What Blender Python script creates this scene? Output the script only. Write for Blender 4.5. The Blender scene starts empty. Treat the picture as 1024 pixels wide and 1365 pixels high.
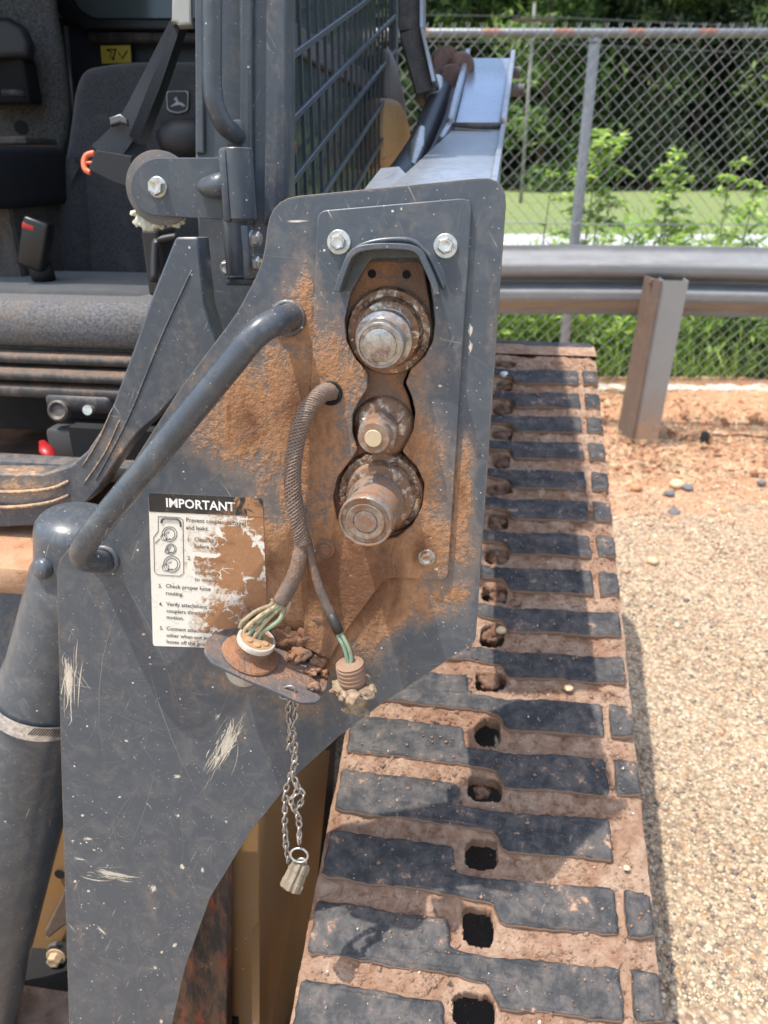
import bpy, bmesh, math, random
import numpy as np
from mathutils import Vector, Matrix, noise as mn
random.seed(7); RNG = np.random.default_rng(7)
R_ = math.radians
scene = bpy.context.scene
COL = scene.collection

# ------------------------------------------------------------------ camera, world, sun, exposure
F = 1000.0; PITCH = R_(24.7); HC = 1.2
cam = bpy.data.cameras.new('camera'); camo = bpy.data.objects.new('camera', cam); COL.objects.link(camo)
camo.location = (0, 0, HC); camo.rotation_euler = (math.pi/2 - PITCH, 0, 0)
cam.sensor_fit = 'VERTICAL'; cam.sensor_height = 36; cam.sensor_width = 27; cam.lens = 36*F/1365
cam.clip_start = .02; cam.clip_end = 600
cam.dof.use_dof = True; cam.dof.focus_distance = .62; cam.dof.aperture_fstop = 9
scene.camera = camo
SUN_T = Vector((.30, .115, -1)).normalized()          # direction the sunlight travels
world = bpy.data.worlds.new('World'); scene.world = world; world.use_nodes = True
wn = world.node_tree; wn.nodes.clear()
sky = wn.nodes.new('ShaderNodeTexSky'); sky.sky_type = 'NISHITA'; sky.sun_disc = False
sky.sun_elevation = math.asin(-SUN_T.z); sky.sun_rotation = math.atan2(-SUN_T.x, -SUN_T.y)
sky.air_density = 1.3; sky.dust_density = 2.5
bg = wn.nodes.new('ShaderNodeBackground'); bg.inputs['Strength'].default_value = .15
wo = wn.nodes.new('ShaderNodeOutputWorld')
wn.links.new(sky.outputs[0], bg.inputs[0]); wn.links.new(bg.outputs[0], wo.inputs[0])
sl = bpy.data.lights.new('sun', 'SUN'); sl.energy = 2.6; sl.angle = R_(.55); sl.color = (1, .955, .89)
so = bpy.data.objects.new('sun', sl); COL.objects.link(so); so.location = (-3, -2, 8)
so.rotation_euler = SUN_T.to_track_quat('-Z', 'Y').to_euler()
scene.view_settings.view_transform = 'Standard'; scene.view_settings.look = 'None'
scene.view_settings.exposure = 1.08; scene.view_settings.gamma = 1

# ------------------------------------------------------------------ placing: sight lines to real positions
CAM = Vector((0, 0, HC)); CT, ST = math.cos(PITCH), math.sin(PITCH)
def ray(px, py):
    x = (px-512)/F; v = (682.5-py)/F
    return Vector((x, CT + v*ST, -ST + v*CT))
def U(px, py, d): return CAM + ray(px, py)*d
def px2m(d): return d/F
AZ = R_(8.6)
MA = Vector((math.sin(AZ), math.cos(AZ), 0))        # machine axis, away from the viewer
MR = Vector((math.cos(AZ), -math.sin(AZ), 0)); MZ = Vector((0, 0, 1))
class Plane:
    def __init__(s, p, n, xh=None):
        s.o = Vector(p); s.n = Vector(n).normalized()
        xh = Vector(xh) if xh else Vector((1, 0, 0))
        s.x = (xh - s.n*xh.dot(s.n)).normalized(); s.y = s.n.cross(s.x)
    def P(s, px, py, off=0):
        r = ray(px, py); t = ((s.o + s.n*off) - CAM).dot(s.n)/r.dot(s.n)
        return CAM + r*t
    def ab(s, px, py, off=0):
        d = s.P(px, py, off) - s.o
        return (d.dot(s.x), d.dot(s.y))
    def W(s, a, b, c=0): return s.o + s.x*a + s.y*b + s.n*c
def facing(px, py, d, yaw=5, lean=6):
    y, l = R_(yaw), R_(lean)
    n = Vector((-math.sin(y)*math.cos(l), -math.cos(y)*math.cos(l), math.sin(l)))
    return Plane(U(px, py, d), n)

# ------------------------------------------------------------------ mesh helpers
WL = {}
def wloc(o): return WL.get(o.name, Vector((0, 0, 0)))
def thing(name, label, cat, loc, group=None):
    o = bpy.data.objects.new(name, None); COL.objects.link(o); o.location = loc; o.empty_display_size = .05
    o['label'] = label; o['category'] = cat
    if group: o['group'] = group
    WL[o.name] = Vector(loc); return o
def tag(o, label=None, cat=None, group=None, kind=None):
    if label: o['label'] = label
    if cat: o['category'] = cat
    if group: o['group'] = group
    if kind: o['kind'] = kind
    return o
class G:
    def __init__(s): s.v = []; s.f = []; s.m = []; s.cm = 0
    def add(s, vs, fs):
        b = len(s.v); s.v += [tuple(v) for v in vs]; s.f += [tuple(i+b for i in f) for f in fs]; s.m += [s.cm]*len(fs); return s
def build(name, g, mat, parent=None, smooth=None, label=None):
    if isinstance(g, G): vs, fs = g.v, g.f
    else: vs, fs = g
    a = np.array(vs, dtype=float); c = (a.min(0)+a.max(0))/2; a = a - c
    me = bpy.data.meshes.new(name); me.from_pydata(a.tolist(), [], fs); me.update()
    if smooth is not None:
        me.polygons.foreach_set('use_smooth', [True]*len(me.polygons))
        if smooth < 180: me.set_sharp_from_angle(angle=R_(smooth))
    mats = mat if isinstance(mat, (list, tuple)) else [mat]
    for m in mats: me.materials.append(m)
    if isinstance(g, G) and len(mats) > 1: me.polygons.foreach_set('material_index', g.m)
    o = bpy.data.objects.new(name, me); COL.objects.link(o)
    c = Vector(c); WL[o.name] = c
    if parent: o.parent = parent; o.location = c - wloc(parent)
    else: o.location = c
    if label: o['label'] = label
    return o
def place(name, me, loc, parent, rot=None):
    o = bpy.data.objects.new(name, me); COL.objects.link(o); loc = Vector(loc); WL[o.name] = loc
    o.parent = parent; o.location = loc - (wloc(parent) if parent else Vector())
    if rot is not None: o.rotation_euler = rot
    return o
def curve_pts(P, n=8, closed=False):
    P = [Vector(p) for p in P]; out = []; N = len(P)
    rng = range(N if closed else N-1)
    for i in rng:
        if closed: a, b, c, d = P[i-1], P[i], P[(i+1) % N], P[(i+2) % N]
        else: a, b, c, d = P[max(i-1, 0)], P[i], P[i+1], P[min(i+2, N-1)]
        for k in range(n):
            t = k/n
            out.append(.5*((2*b) + (c-a)*t + (2*a-5*b+4*c-d)*t*t + (3*b-a-3*c+d)*t**3))
    if not closed: out.append(P[-1])
    return out
def tube(pts, r, segs=12, closed=False, cap=True, flat=1.0, upv=None):
    pts = [Vector(p) for p in pts]; n = len(pts)
    rr = r if isinstance(r, (list, tuple, np.ndarray)) else [r]*n
    T = []
    for i in range(n):
        if closed: t = pts[(i+1) % n]-pts[i-1]
        else: t = pts[min(i+1, n-1)]-pts[max(i-1, 0)]
        T.append(t.normalized())
    u = Vector(upv) if upv else (Vector((0, 0, 1)) if abs(T[0].z) < .9 else Vector((1, 0, 0)))
    u = (u - T[0]*u.dot(T[0])).normalized(); vs = []; fs = []
    for i in range(n):
        u = (u - T[i]*u.dot(T[i])).normalized(); w = T[i].cross(u)
        for k in range(segs):
            a = 2*math.pi*k/segs
            vs.append(pts[i] + u*math.cos(a)*rr[i]*flat + w*math.sin(a)*rr[i])
    for i in range(n if closed else n-1):
        for k in range(segs):
            j = (i+1) % n; k2 = (k+1) % segs
            fs.append((i*segs+k, i*segs+k2, j*segs+k2, j*segs+k))
    if cap and not closed:
        fs.append(tuple(range(segs))[::-1]); fs.append(tuple((n-1)*segs+k for k in range(segs)))
    return vs, fs
def lathe(prof, o, axis, segs=24, xh=None, phase=0):
    axis = Vector(axis).normalized(); x = Vector(xh) if xh else (Vector((1, 0, 0)) if abs(axis.x) < .8 else Vector((0, 0, 1)))
    x = (x - axis*x.dot(axis)).normalized(); y = axis.cross(x); vs = []; fs = []; n = len(prof)
    for h, r in prof:
        for k in range(segs):
            a = 2*math.pi*k/segs + phase; vs.append(Vector(o) + axis*h + (x*math.cos(a) + y*math.sin(a))*max(r, 1e-5))
    for i in range(n-1):
        for k in range(segs):
            k2 = (k+1) % segs; fs.append((i*segs+k, i*segs+k2, (i+1)*segs+k2, (i+1)*segs+k))
    fs.append(tuple(range(segs))[::-1]); fs.append(tuple((n-1)*segs+k for k in range(segs)))
    return vs, fs
def rbox(c, size, ax=None, bevel=.003, seg=2):
    bm = bmesh.new(); bmesh.ops.create_cube(bm, size=1)
    bmesh.ops.scale(bm, vec=Vector(size), verts=bm.verts)
    if bevel: bmesh.ops.bevel(bm, geom=list(bm.edges), offset=bevel, segments=seg, affect='EDGES', profile=.5)
    X, Y, Z = ax if ax else (Vector((1, 0, 0)), Vector((0, 1, 0)), Vector((0, 0, 1)))
    bm.verts.index_update(); c = Vector(c)
    vs = [c + X*v.co.x + Y*v.co.y + Z*v.co.z for v in bm.verts]; fs = [tuple(v.index for v in f.verts) for f in bm.faces]
    bm.free(); return vs, fs
MAX = (MR, MA, MZ)
def fillet(pts, r, n=4):
    """round the corners of a 2D polygon; r one number or a list"""
    out = []; N = len(pts)
    for i in range(N):
        a, b, c = [Vector(p[:2]) for p in (pts[i-1], pts[i], pts[(i+1) % N])]
        rr = r[i] if isinstance(r, (list, tuple)) else r
        da, dc = (a-b), (c-b); m = min(da.length, dc.length)*.49
        if rr <= 0 or m < 1e-9: out.append(tuple(b)); continue
        k = min(rr, m); p, q = b + da.normalized()*k, b + dc.normalized()*k
        for j in range(n+1):
            t = j/n; out.append(tuple(p*(1-t)**2 + b*2*t*(1-t) + q*t*t))
    return out
def flat2d(outl, th, bevel=0, bseg=1):
    cu = bpy.data.curves.new('t', 'CURVE'); cu.dimensions = '2D'; cu.fill_mode = 'BOTH'
    cu.extrude = max(th/2-bevel, 0); cu.bevel_depth = bevel; cu.bevel_resolution = bseg; cu.offset = -bevel
    for pl in outl:
        s = cu.splines.new('POLY'); s.points.add(len(pl)-1)
        for i, p in enumerate(pl): s.points[i].co = (p[0], p[1], 0, 1)
        s.use_cyclic_u = True
    ob = bpy.data.objects.new('t', cu); me = bpy.data.meshes.new_from_object(ob)
    n = len(me.vertices); a = np.empty(n*3, 'f'); me.vertices.foreach_get('co', a); a = a.reshape(-1, 3)
    fs = [tuple(p.vertices) for p in me.polygons]
    bpy.data.objects.remove(ob); bpy.data.curves.remove(cu); bpy.data.meshes.remove(me)
    return a, fs
def slab(pl, outlines, off, th, bevel=.0006, holes=(), px=True, bseg=1):
    """plate on a plane: outline in sight-line pixels, front face at height off, thickness th behind it"""
    conv = (lambda q: [pl.ab(p[0], p[1], off) for p in q]) if px else (lambda q: q)
    a, fs = flat2d([conv(o) for o in [outlines, *holes]], th, bevel, bseg)
    vs = [pl.W(p[0], p[1], p[2] + off - th/2) for p in a]
    return vs, fs
def text_geo(body, pl, px, py, size_px, off, d=.62, bold=0, sx=1):
    cu = bpy.data.curves.new('t', 'FONT'); cu.body = body; cu.size = 1; cu.resolution_u = 2; cu.offset = bold
    ob = bpy.data.objects.new('t', cu); me = bpy.data.meshes.new_from_object(ob)
    n = len(me.vertices); a = np.empty(n*3, 'f'); me.vertices.foreach_get('co', a); a = a.reshape(-1, 3)
    fs = [tuple(p.vertices) for p in me.polygons]; bpy.data.objects.remove(ob); bpy.data.curves.remove(cu); bpy.data.meshes.remove(me)
    o = pl.P(px, py, off); s = size_px*px2m(d); rl = R_(DROLL)
    X = pl.x*math.cos(rl) - pl.y*math.sin(rl); Y = pl.y*math.cos(rl) + pl.x*math.sin(rl)
    return [o + X*p[0]*s*sx + Y*p[1]*s for p in a], fs
DROLL = 2.2
def stroke(pts, w):
    """flat thin ribbon along world points, facing the plane normal"""
    vs = []; fs = []
    return vs, fs
def hexbolt(c, axis, r, h, phase=.2, washer=0):
    g = G()
    if washer: g.add(*lathe([(0, washer), (.0012, washer), (.0018, washer*.94)], c, axis, 24))
    b = .0018 if washer else 0
    g.add(*lathe([(b, r), (b+h*.8, r), (b+h, r*.86)], c, axis, 6, phase=phase))
    g.add(*lathe([(b+h*.95, r*.62), (b+h+.0004, r*.6), (b+h+.0001, r*.5)], c, axis, 16))
    return g

# ------------------------------------------------------------------ material helpers
class N:
    def __init__(s, name):
        s.mat = bpy.data.materials.new(name); s.mat.use_nodes = True; s.nt = s.mat.node_tree; s.nt.nodes.clear()
        s.out = s.nt.nodes.new('ShaderNodeOutputMaterial'); s.b = s.nt.nodes.new('ShaderNodeBsdfPrincipled')
        s.nt.links.new(s.b.outputs[0], s.out.inputs[0]); s._p = None
    def node(s, t): return s.nt.nodes.new('ShaderNode'+t)
    def put(s, sock, v):
        if isinstance(v, bpy.types.NodeSocket): s.nt.links.new(v, sock)
        elif v is not None:
            if hasattr(sock, 'default_value') and isinstance(v, (tuple, list)) and sock.type == 'RGBA' and len(v) == 3: v = (*v, 1)
            sock.default_value = v
    def set(s, k, v): s.put(s.b.inputs[k], v)
    def pos(s):
        if s._p is None: s._g = s.node('NewGeometry'); s._p = s._g.outputs['Position']
        return s._p
    def nz(s):
        s.pos(); x = s.node('SeparateXYZ'); s.put(x.inputs[0], s._g.outputs['Normal']); return x.outputs[2]
    def vmap(s, v, scale=(1, 1, 1), rot=(0, 0, 0), loc=(0, 0, 0)):
        m = s.node('Mapping'); s.put(m.inputs[0], v); m.inputs['Scale'].default_value = scale
        m.inputs['Rotation'].default_value = rot; m.inputs['Location'].default_value = loc; return m.outputs[0]
    def noise(s, scale, detail=4, rough=.6, dist=0, v=None, col=False):
        n = s.node('TexNoise'); s.put(n.inputs['Vector'], v or s.pos()); n.inputs['Scale'].default_value = scale
        n.inputs['Detail'].default_value = detail; n.inputs['Roughness'].default_value = rough; n.inputs['Distortion'].default_value = dist
        return n.outputs[1 if col else 0]
    def vor(s, scale, feat='F1', out='Distance', v=None, rnd=1):
        n = s.node('TexVoronoi'); n.feature = feat; s.put(n.inputs['Vector'], v or s.pos()); n.inputs['Scale'].default_value = scale
        n.inputs['Randomness'].default_value = rnd; return n.outputs[out]
    def m(s, op, a, b=None, c=None):
        n = s.node('Math'); n.operation = op; s.put(n.inputs[0], a)
        if b is not None: s.put(n.inputs[1], b)
        if c is not None: s.put(n.inputs[2], c)
        return n.outputs[0]
    def vm(s, op, a, b=None):
        n = s.node('VectorMath'); n.operation = op; s.put(n.inputs[0], a)
        if b is not None: s.put(n.inputs[1], b)
        return n.outputs['Value' if op in ('DOT_PRODUCT', 'LENGTH', 'DISTANCE') else 'Vector']
    def step(s, v, a, b, lo=0, hi=1):
        n = s.node('MapRange'); n.interpolation_type = 'SMOOTHSTEP'; s.put(n.inputs[0], v)
        for i, x in enumerate((a, b, lo, hi)): s.put(n.inputs[i+1], x)
        return n.outputs[0]
    def mix(s, f, a, b):
        n = s.node('Mix'); n.data_type = 'RGBA'; s.put(n.inputs[0], f); s.put(n.inputs[6], a); s.put(n.inputs[7], b); return n.outputs[2]
    def ramp(s, v, stops):
        n = s.node('ValToRGB'); s.put(n.inputs[0], v); e = n.color_ramp.elements
        while len(e) < len(stops): e.new(.5)
        for i, (p, c) in enumerate(stops): e[i].position = p; e[i].color = (*c, 1)
        return n.outputs[0]
    def bump(s, h, strength=.3, dist=.001, nrm=None):
        n = s.node('Bump'); s.put(n.inputs['Height'], h); n.inputs['Strength'].default_value = strength; n.inputs['Distance'].default_value = dist
        if nrm: s.put(n.inputs['Normal'], nrm)
        return n.outputs[0]
    def blob(s, c, r, stretch=(1, 1, 1)):
        stretch = tuple(stretch) + (1,)*(3-len(stretch))
        d = s.vm('SUBTRACT', s.pos(), tuple(c)); d = s.vm('MULTIPLY', d, tuple(1/(r*k) for k in stretch))
        return s.m('SUBTRACT', 1, s.vm('LENGTH', d))
    def scratches(s, scale=60, ang=0, thr=.72, seed=0, stretch=30):
        v = s.vmap(s.pos(), rot=(0, ang, 0), loc=(seed, seed*.7, 0)); v = s.vmap(v, scale=(1, .3, 1/stretch))
        a = s.noise(scale*6, 2, .5, v=v); b = s.noise(scale*.35, 3, .6, v=s.vmap(s.pos(), loc=(seed*3, 0, seed)))
        return s.m('MULTIPLY', s.step(a, thr, thr+.03), s.step(b, .5, .66))
def base(name, col, rough=.5, metal=0, bumpv=None, nse=None, spec=None):
    m = N(name); c = col
    if nse:
        sc, amt = nse; k = m.noise(sc, 4, .65); c = m.mix(k, tuple(x*(1-amt) for x in col), tuple(min(1, x*(1+amt)) for x in col))
    m.set('Base Color', c); m.set('Roughness', rough); m.set('Metallic', metal)
    if bumpv: m.set('Normal', m.bump(m.noise(bumpv[0], 4, .6), bumpv[1], bumpv[2]))
    return m.mat
TAN = (.36, .165, .068); BROWN = (.15, .066, .03); CREAM = (.62, .52, .38)
def grime(name, col, rough=.38, metal=0, lvl=.12, up=.3, dust=TAN, dust2=None, blobs=(), scr=.5, specks=True, fine=170, coarse=24,
          bump=.25, pre=None, edge=.5, cake=0, chip=None, holes=None, sheen=None):
    """painted or plain surface under dust, with scratches, white specks and caked dirt"""
    m = N(name)
    n1 = m.noise(coarse, 6, .68, .8, v=m.vmap(m.pos(), scale=(1.3, 1, .6))); n2 = m.noise(fine, 4, .7)
    t = m.m('ADD', m.m('MULTIPLY', m.m('SUBTRACT', n1, .5), 1.5), m.m('MULTIPLY', m.m('SUBTRACT', n2, .5), .8))
    t = m.m('ADD', t, lvl)
    if up: t = m.m('ADD', t, m.m('MULTIPLY', m.m('MAXIMUM', m.nz(), 0), up))
    bl = None
    for c, r, st in blobs:
        x = m.m('MULTIPLY', m.m('MAXIMUM', m.blob(c, r, st[1:]), 0), st[0]); bl = x if bl is None else m.m('MAXIMUM', bl, x)
    if bl is not None: t = m.m('ADD', t, bl)
    if holes:
        for c, r, st in holes: t = m.m('SUBTRACT', t, m.m('MULTIPLY', m.m('MAXIMUM', m.blob(c, r, st[1:]), 0), st[0]))
    mask = m.step(t, .26, .66); film = m.m('MULTIPLY', m.step(t, -.12, .5), .55)
    c0 = pre(m) if pre else col
    var = m.noise(9, 4, .6); c0 = m.mix(m.m('MULTIPLY', var, .5), c0, m.mix(.5, c0, (.12, .13, .145)))
    haze = m.step(m.noise(35, 5, .75, 1.2), .42, .75, 0, .6); c0 = m.mix(m.m('MULTIPLY', haze, scr), c0, (.17, .165, .155))
    if scr:
        for i, (a, th) in enumerate(((.5, .70), (-.45, .71), (1.4, .72))):
            c0 = m.mix(m.m('MULTIPLY', m.scratches(60, a, th, i*5+1), scr), c0, (.42, .39, .34))
    if specks:
        d = m.vor(150); k = m.vor(150, out='Color'); x = m.node('SeparateXYZ'); m.put(x.inputs[0], k)
        sp = m.m('MULTIPLY', m.step(m.m('ADD', d, m.m('MULTIPLY', m.noise(500, 2, .5), .2)), .30, .22), m.step(x.outputs[0], .972, .975)); c0 = m.mix(sp, c0, (.62, .6, .55))
        d = m.vor(420); k = m.vor(420, out='Color'); x = m.node('SeparateXYZ'); m.put(x.inputs[0], k)
        sp = m.m('MULTIPLY', m.step(d, .3, .2), m.step(x.outputs[0], .95, .96)); c0 = m.mix(m.m('MULTIPLY', sp, .6), c0, (.5, .47, .42))
    if dust2:
        dc = m.mix(m.step(m.noise(18, 4, .6), .35, .65), dust, dust2)
    else: dc = m.mix(m.step(n2, .3, .7), tuple(x*.7 for x in dust), tuple(min(1, x*1.15) for x in dust))
    if cake:
        dc = m.mix(m.step(t, .62, 1.15), dc, m.mix(m.noise(90, 5, .7), tuple(x*.75 for x in BROWN), tuple(x*1.5 for x in BROWN)))
    if chip: c0 = chip(m, c0)
    c0 = m.mix(film, c0, m.mix(.5, dust, (.20, .20, .175))); m.set('Base Color', m.mix(mask, c0, dc)); m.set('Metallic', m.m('MULTIPLY', m.m('SUBTRACT', 1, mask), metal))
    m.set('Roughness', m.m('MAXIMUM', m.m('ADD', m.m('MULTIPLY', n2, .25), rough-.1), m.m('MULTIPLY', mask, .92)))
    h = m.m('MULTIPLY', mask, m.m('ADD', m.noise(260, 4, .7), m.m('MULTIPLY', m.noise(70, 4, .7), 1.4)))
    if cake: h = m.m('ADD', h, m.m('MULTIPLY', m.step(t, .6, 1.1), m.m('MULTIPLY', m.noise(130, 5, .75, .6), 3)))
    nb = m.bump(h, .75, .0011*(1+bump)); nb = m.bump(m.noise(14, 2, .5), .04, .01, nb)
    m.set('Normal', nb)
    return m.mat
STEEL = (.054, .066, .080)
def mud(name, c1=(.30, .165, .10), c2=(.42, .27, .18), sc=60, amt=1.0, dist=.004):
    m = N(name); a = m.noise(sc, 6, .7, .3); b = m.noise(sc*.25, 4, .6); cr = m.vor(sc*.6, 'DISTANCE_TO_EDGE', v=m.vm('ADD', m.pos(), m.vm('MULTIPLY', m.noise(40, 3, .6, col=True), (.02, .02, .02))))
    col = m.mix(m.step(m.m('ADD', m.m('MULTIPLY', a, .5), m.m('MULTIPLY', b, .5)), .35, .65), c1, c2)
    col = m.mix(m.step(m.noise(sc*4, 3, .7), .62, .78, 0, .5), col, tuple(x*.45 for x in c1))
    crm = m.step(m.noise(sc*.3, 3, .6, v=m.vmap(m.pos(), loc=(4, 2, 7))), .56, .68); col = m.mix(m.m('MULTIPLY', m.m('MULTIPLY', m.step(cr, .03, .008), .55), crm), col, tuple(x*.35 for x in c1))
    k = m.vor(sc*5); col = m.mix(m.m('MULTIPLY', m.step(k, .22, .14), .35), col, (.55, .45, .36))
    m.set('Base Color', col); m.set('Roughness', .95)
    h = m.m('ADD', m.m('MULTIPLY', a, 1.2), m.m('ADD', m.m('MULTIPLY', m.noise(sc*5, 5, .75), .8), m.m('MULTIPLY', m.noise(sc*14, 4, .8), .45))); h = m.m('SUBTRACT', h, m.m('MULTIPLY', m.m('MULTIPLY', m.step(cr, .05, .01), .5), crm))
    m.set('Normal', m.bump(h, .9*amt, dist)); return m.mat

# ================================================================== PLACE: ground, road, grass, fence, guardrail, trees
def ground_mat():
    m = N('gravel_ground'); p = m.pos(); s = m.node('SeparateXYZ'); m.put(s.inputs[0], p); Y = s.outputs[1]
    w = m.vm('ADD', p, m.vm('MULTIPLY', m.noise(60, 3, .6, col=True), (.006, .006, .006)))
    cv = m.vor(115, out='Color', v=w); d = m.vor(115, v=w); sx = m.node('SeparateXYZ'); m.put(sx.inputs[0], cv)
    g = m.ramp(sx.outputs[0], [(0, (.16, .13, .10)), (.18, (.38, .27, .17)), (.45, (.48, .37, .24)), (.75, (.58, .48, .33)), (.93, (.48, .27, .13)), (1, (.07, .07, .075))])
    g = m.mix(m.step(d, .35, .7, 0, .6), g, (.22, .15, .10))
    clay = m.mix(m.noise(30, 5, .7), (.40, .17, .08), (.55, .31, .17)); clay = m.mix(m.step(m.noise(9, 4, .6), .5, .7), clay, (.56, .42, .25))
    k = m.m('ADD', m.step(Y, 1.3, 3.8), m.m('MULTIPLY', m.m('SUBTRACT', m.noise(3.5, 5, .65), .5), 1.5))
    m.set('Base Color', m.mix(m.step(k, .35, .75), g, clay)); m.set('Roughness', .95)
    m.set('Normal', m.bump(m.m('ADD', m.m('MULTIPLY', d, -1), m.noise(25, 4, .6)), .8, .006)); return m.mat
gv = []; gf = []
xs = np.concatenate([np.linspace(-60, -3, 8), np.linspace(-2, 4, 61), np.linspace(5, 60, 8)]); ys = np.concatenate([[-30, -10, -3], np.linspace(-1, 4.7, 58)])
for y in ys:
    for x in xs:
        z = (.012*math.sin(x*3.1+y*1.7) + .010*math.sin(y*4.3-x*2.2) + .004*math.sin(9*x+7*y)) if -2 <= x <= 4 and -1 < y < 4.6 else 0
        gv.append((x, y, z - .012))
nx = len(xs)
for j in range(len(ys)-1):
    for i in range(nx-1): gf.append((j*nx+i, j*nx+i+1, (j+1)*nx+i+1, (j+1)*nx+i))
tag(build('ground', (gv, gf), ground_mat(), smooth=180), kind='structure', label='tan gravel yard with orange clay near the guardrail')
def sheet(name, x0, x1, y0, y1, z, mat, label): 
    return tag(build(name, ([(x0, y0, z), (x1, y0, z), (x1, y1, z), (x0, y1, z)], [(0, 1, 2, 3)]), mat), kind='structure', label=label)
m = N('field_grass'); c = m.mix(m.noise(.9, 5, .7), (.15, .20, .055), (.24, .30, .09)); c = m.mix(m.step(m.noise(7, 4, .7), .4, .75), c, (.28, .33, .12)); m.set('Base Color', c); m.set('Roughness', .9); m.set('Normal', m.bump(m.noise(12, 5, .8), .8, .1))
sheet('grass_field', -300, 300, 4.7, 350, -.02, m.mat, 'mown green grass beyond the fence')
m = N('pale_concrete'); m.set('Base Color', m.mix(m.noise(2, 5, .7), (.36, .36, .36), (.50, .50, .50))); m.set('Roughness', .85)
sheet('road', -200, 200, 12.6, 15.8, -.008, m.mat, 'pale concrete road strip crossing the grass')

# gravel stones: too many to count
def stones():
    n = 68000
    u = RNG.random(n); y = .75 + 2.9*u**1.35; x = -.1 + RNG.random(n)*(1.1 + .75*y)
    keep = x > .12; x, y = x[keep], y[keep]; n = len(x)
    s = RNG.lognormal(math.log(.0026), .38, n)*(1 + .25*(y-.8)); s = np.where(RNG.random(n) < .006, s*2.3, s); s = np.clip(s, .0014, .015)
    o = np.array([[1, 0, 0], [-1, 0, 0], [0, 1, 0], [0, -1, 0], [0, 0, 1], [0, 0, -1]], float)
    f = np.array([[0, 2, 4], [2, 1, 4], [1, 3, 4], [3, 0, 4], [2, 0, 5], [1, 2, 5], [3, 1, 5], [0, 3, 5]])
    v = o[None]*(1 + .35*(RNG.random((n, 6, 1))-.5)) + .45*(RNG.random((n, 6, 3))-.5)
    v[:, :, 2] *= .7; v *= s[:, None, None]
    zz = np.where(y < 4.6, .012*np.sin(x*3.1+y*1.7) + .010*np.sin(y*4.3-x*2.2) + .004*np.sin(9*x+7*y), 0) - .012
    v += np.stack([x, y, zz + s*.25], 1)[:, None, :]
    return v, f, RNG.random(n), y
def np_mesh(name, V, Fc, mat, tone=None, smooth=False):
    """V (n,k,3) clusters with common faces Fc (m,3|4)"""
    n, k, _ = V.shape; mm, q = Fc.shape
    co = V.reshape(-1, 3); c = (co.min(0)+co.max(0))/2; idx = (Fc[None] + (np.arange(n)*k)[:, None, None]).reshape(-1)
    me = bpy.data.meshes.new(name); me.vertices.add(n*k); me.vertices.foreach_set('co', (co-c).astype('f').ravel())
    me.loops.add(len(idx)); me.loops.foreach_set('vertex_index', idx.astype('i')); me.polygons.add(n*mm)
    me.polygons.foreach_set('loop_start', np.arange(0, len(idx), q, dtype='i'))
    try: me.polygons.foreach_set('loop_total', np.full(n*mm, q, dtype='i'))
    except Exception: pass
    me.update(calc_edges=True); me.validate()
    if smooth: me.polygons.foreach_set('use_smooth', [True]*len(me.polygons))
    if tone is not None:
        a = me.attributes.new('tone', 'FLOAT', 'POINT'); a.data.foreach_set('value', np.repeat(tone, k).astype('f'))
    me.materials.append(mat); return me, Vector(c)
def np_obj(name, V, Fc, mat, tone=None, parent=None):
    me, c = np_mesh(name, V, Fc, mat, tone); return place(name, me, c, parent)
def tone_mat(name, stops, rough=.9, trans=0, bumpa=None):
    m = N(name); a = m.node('Attribute'); a.attribute_name = 'tone'; c = m.ramp(a.outputs['Fac'], stops); m.set('Base Color', c); m.set('Roughness', rough)
    if trans:
        t = m.node('BsdfTranslucent'); m.put(t.inputs[0], c); x = m.node('MixShader'); x.inputs[0].default_value = trans
        m.nt.links.new(m.b.outputs[0], x.inputs[1]); m.nt.links.new(t.outputs[0], x.inputs[2]); m.nt.links.new(x.outputs[0], m.out.inputs[0])
    return m.mat
SV, SF, ST_, SY = stones()
clayish = (SY + RNG.normal(0, .75, len(SY))) > 2.55
pt_ = np.sin(SV[:, 0, 0]*5+np.sin(SV[:, 0, 1]*4))*np.sin(SV[:, 0, 1]*3.3+SV[:, 0, 0]*2); ST_ = np.clip(ST_*(.92+.18*pt_)-.05*(pt_ < -.3), 0, 1)
ST_ = np.where(clayish, .80 + .2*ST_, .8*ST_)
stone_m = tone_mat('pebbles', [(0, (.13, .125, .12)), (.06, (.30, .23, .16)), (.25, (.47, .35, .22)), (.5, (.59, .47, .32)), (.72, (.70, .61, .45)), (.8, (.50, .34, .20)), (.93, (.46, .25, .15)), (1, (.2, .15, .12))])
tag(np_obj('gravel', SV, SF, stone_m, ST_), kind='stuff', label='loose tan and cream gravel beside the track')
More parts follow.
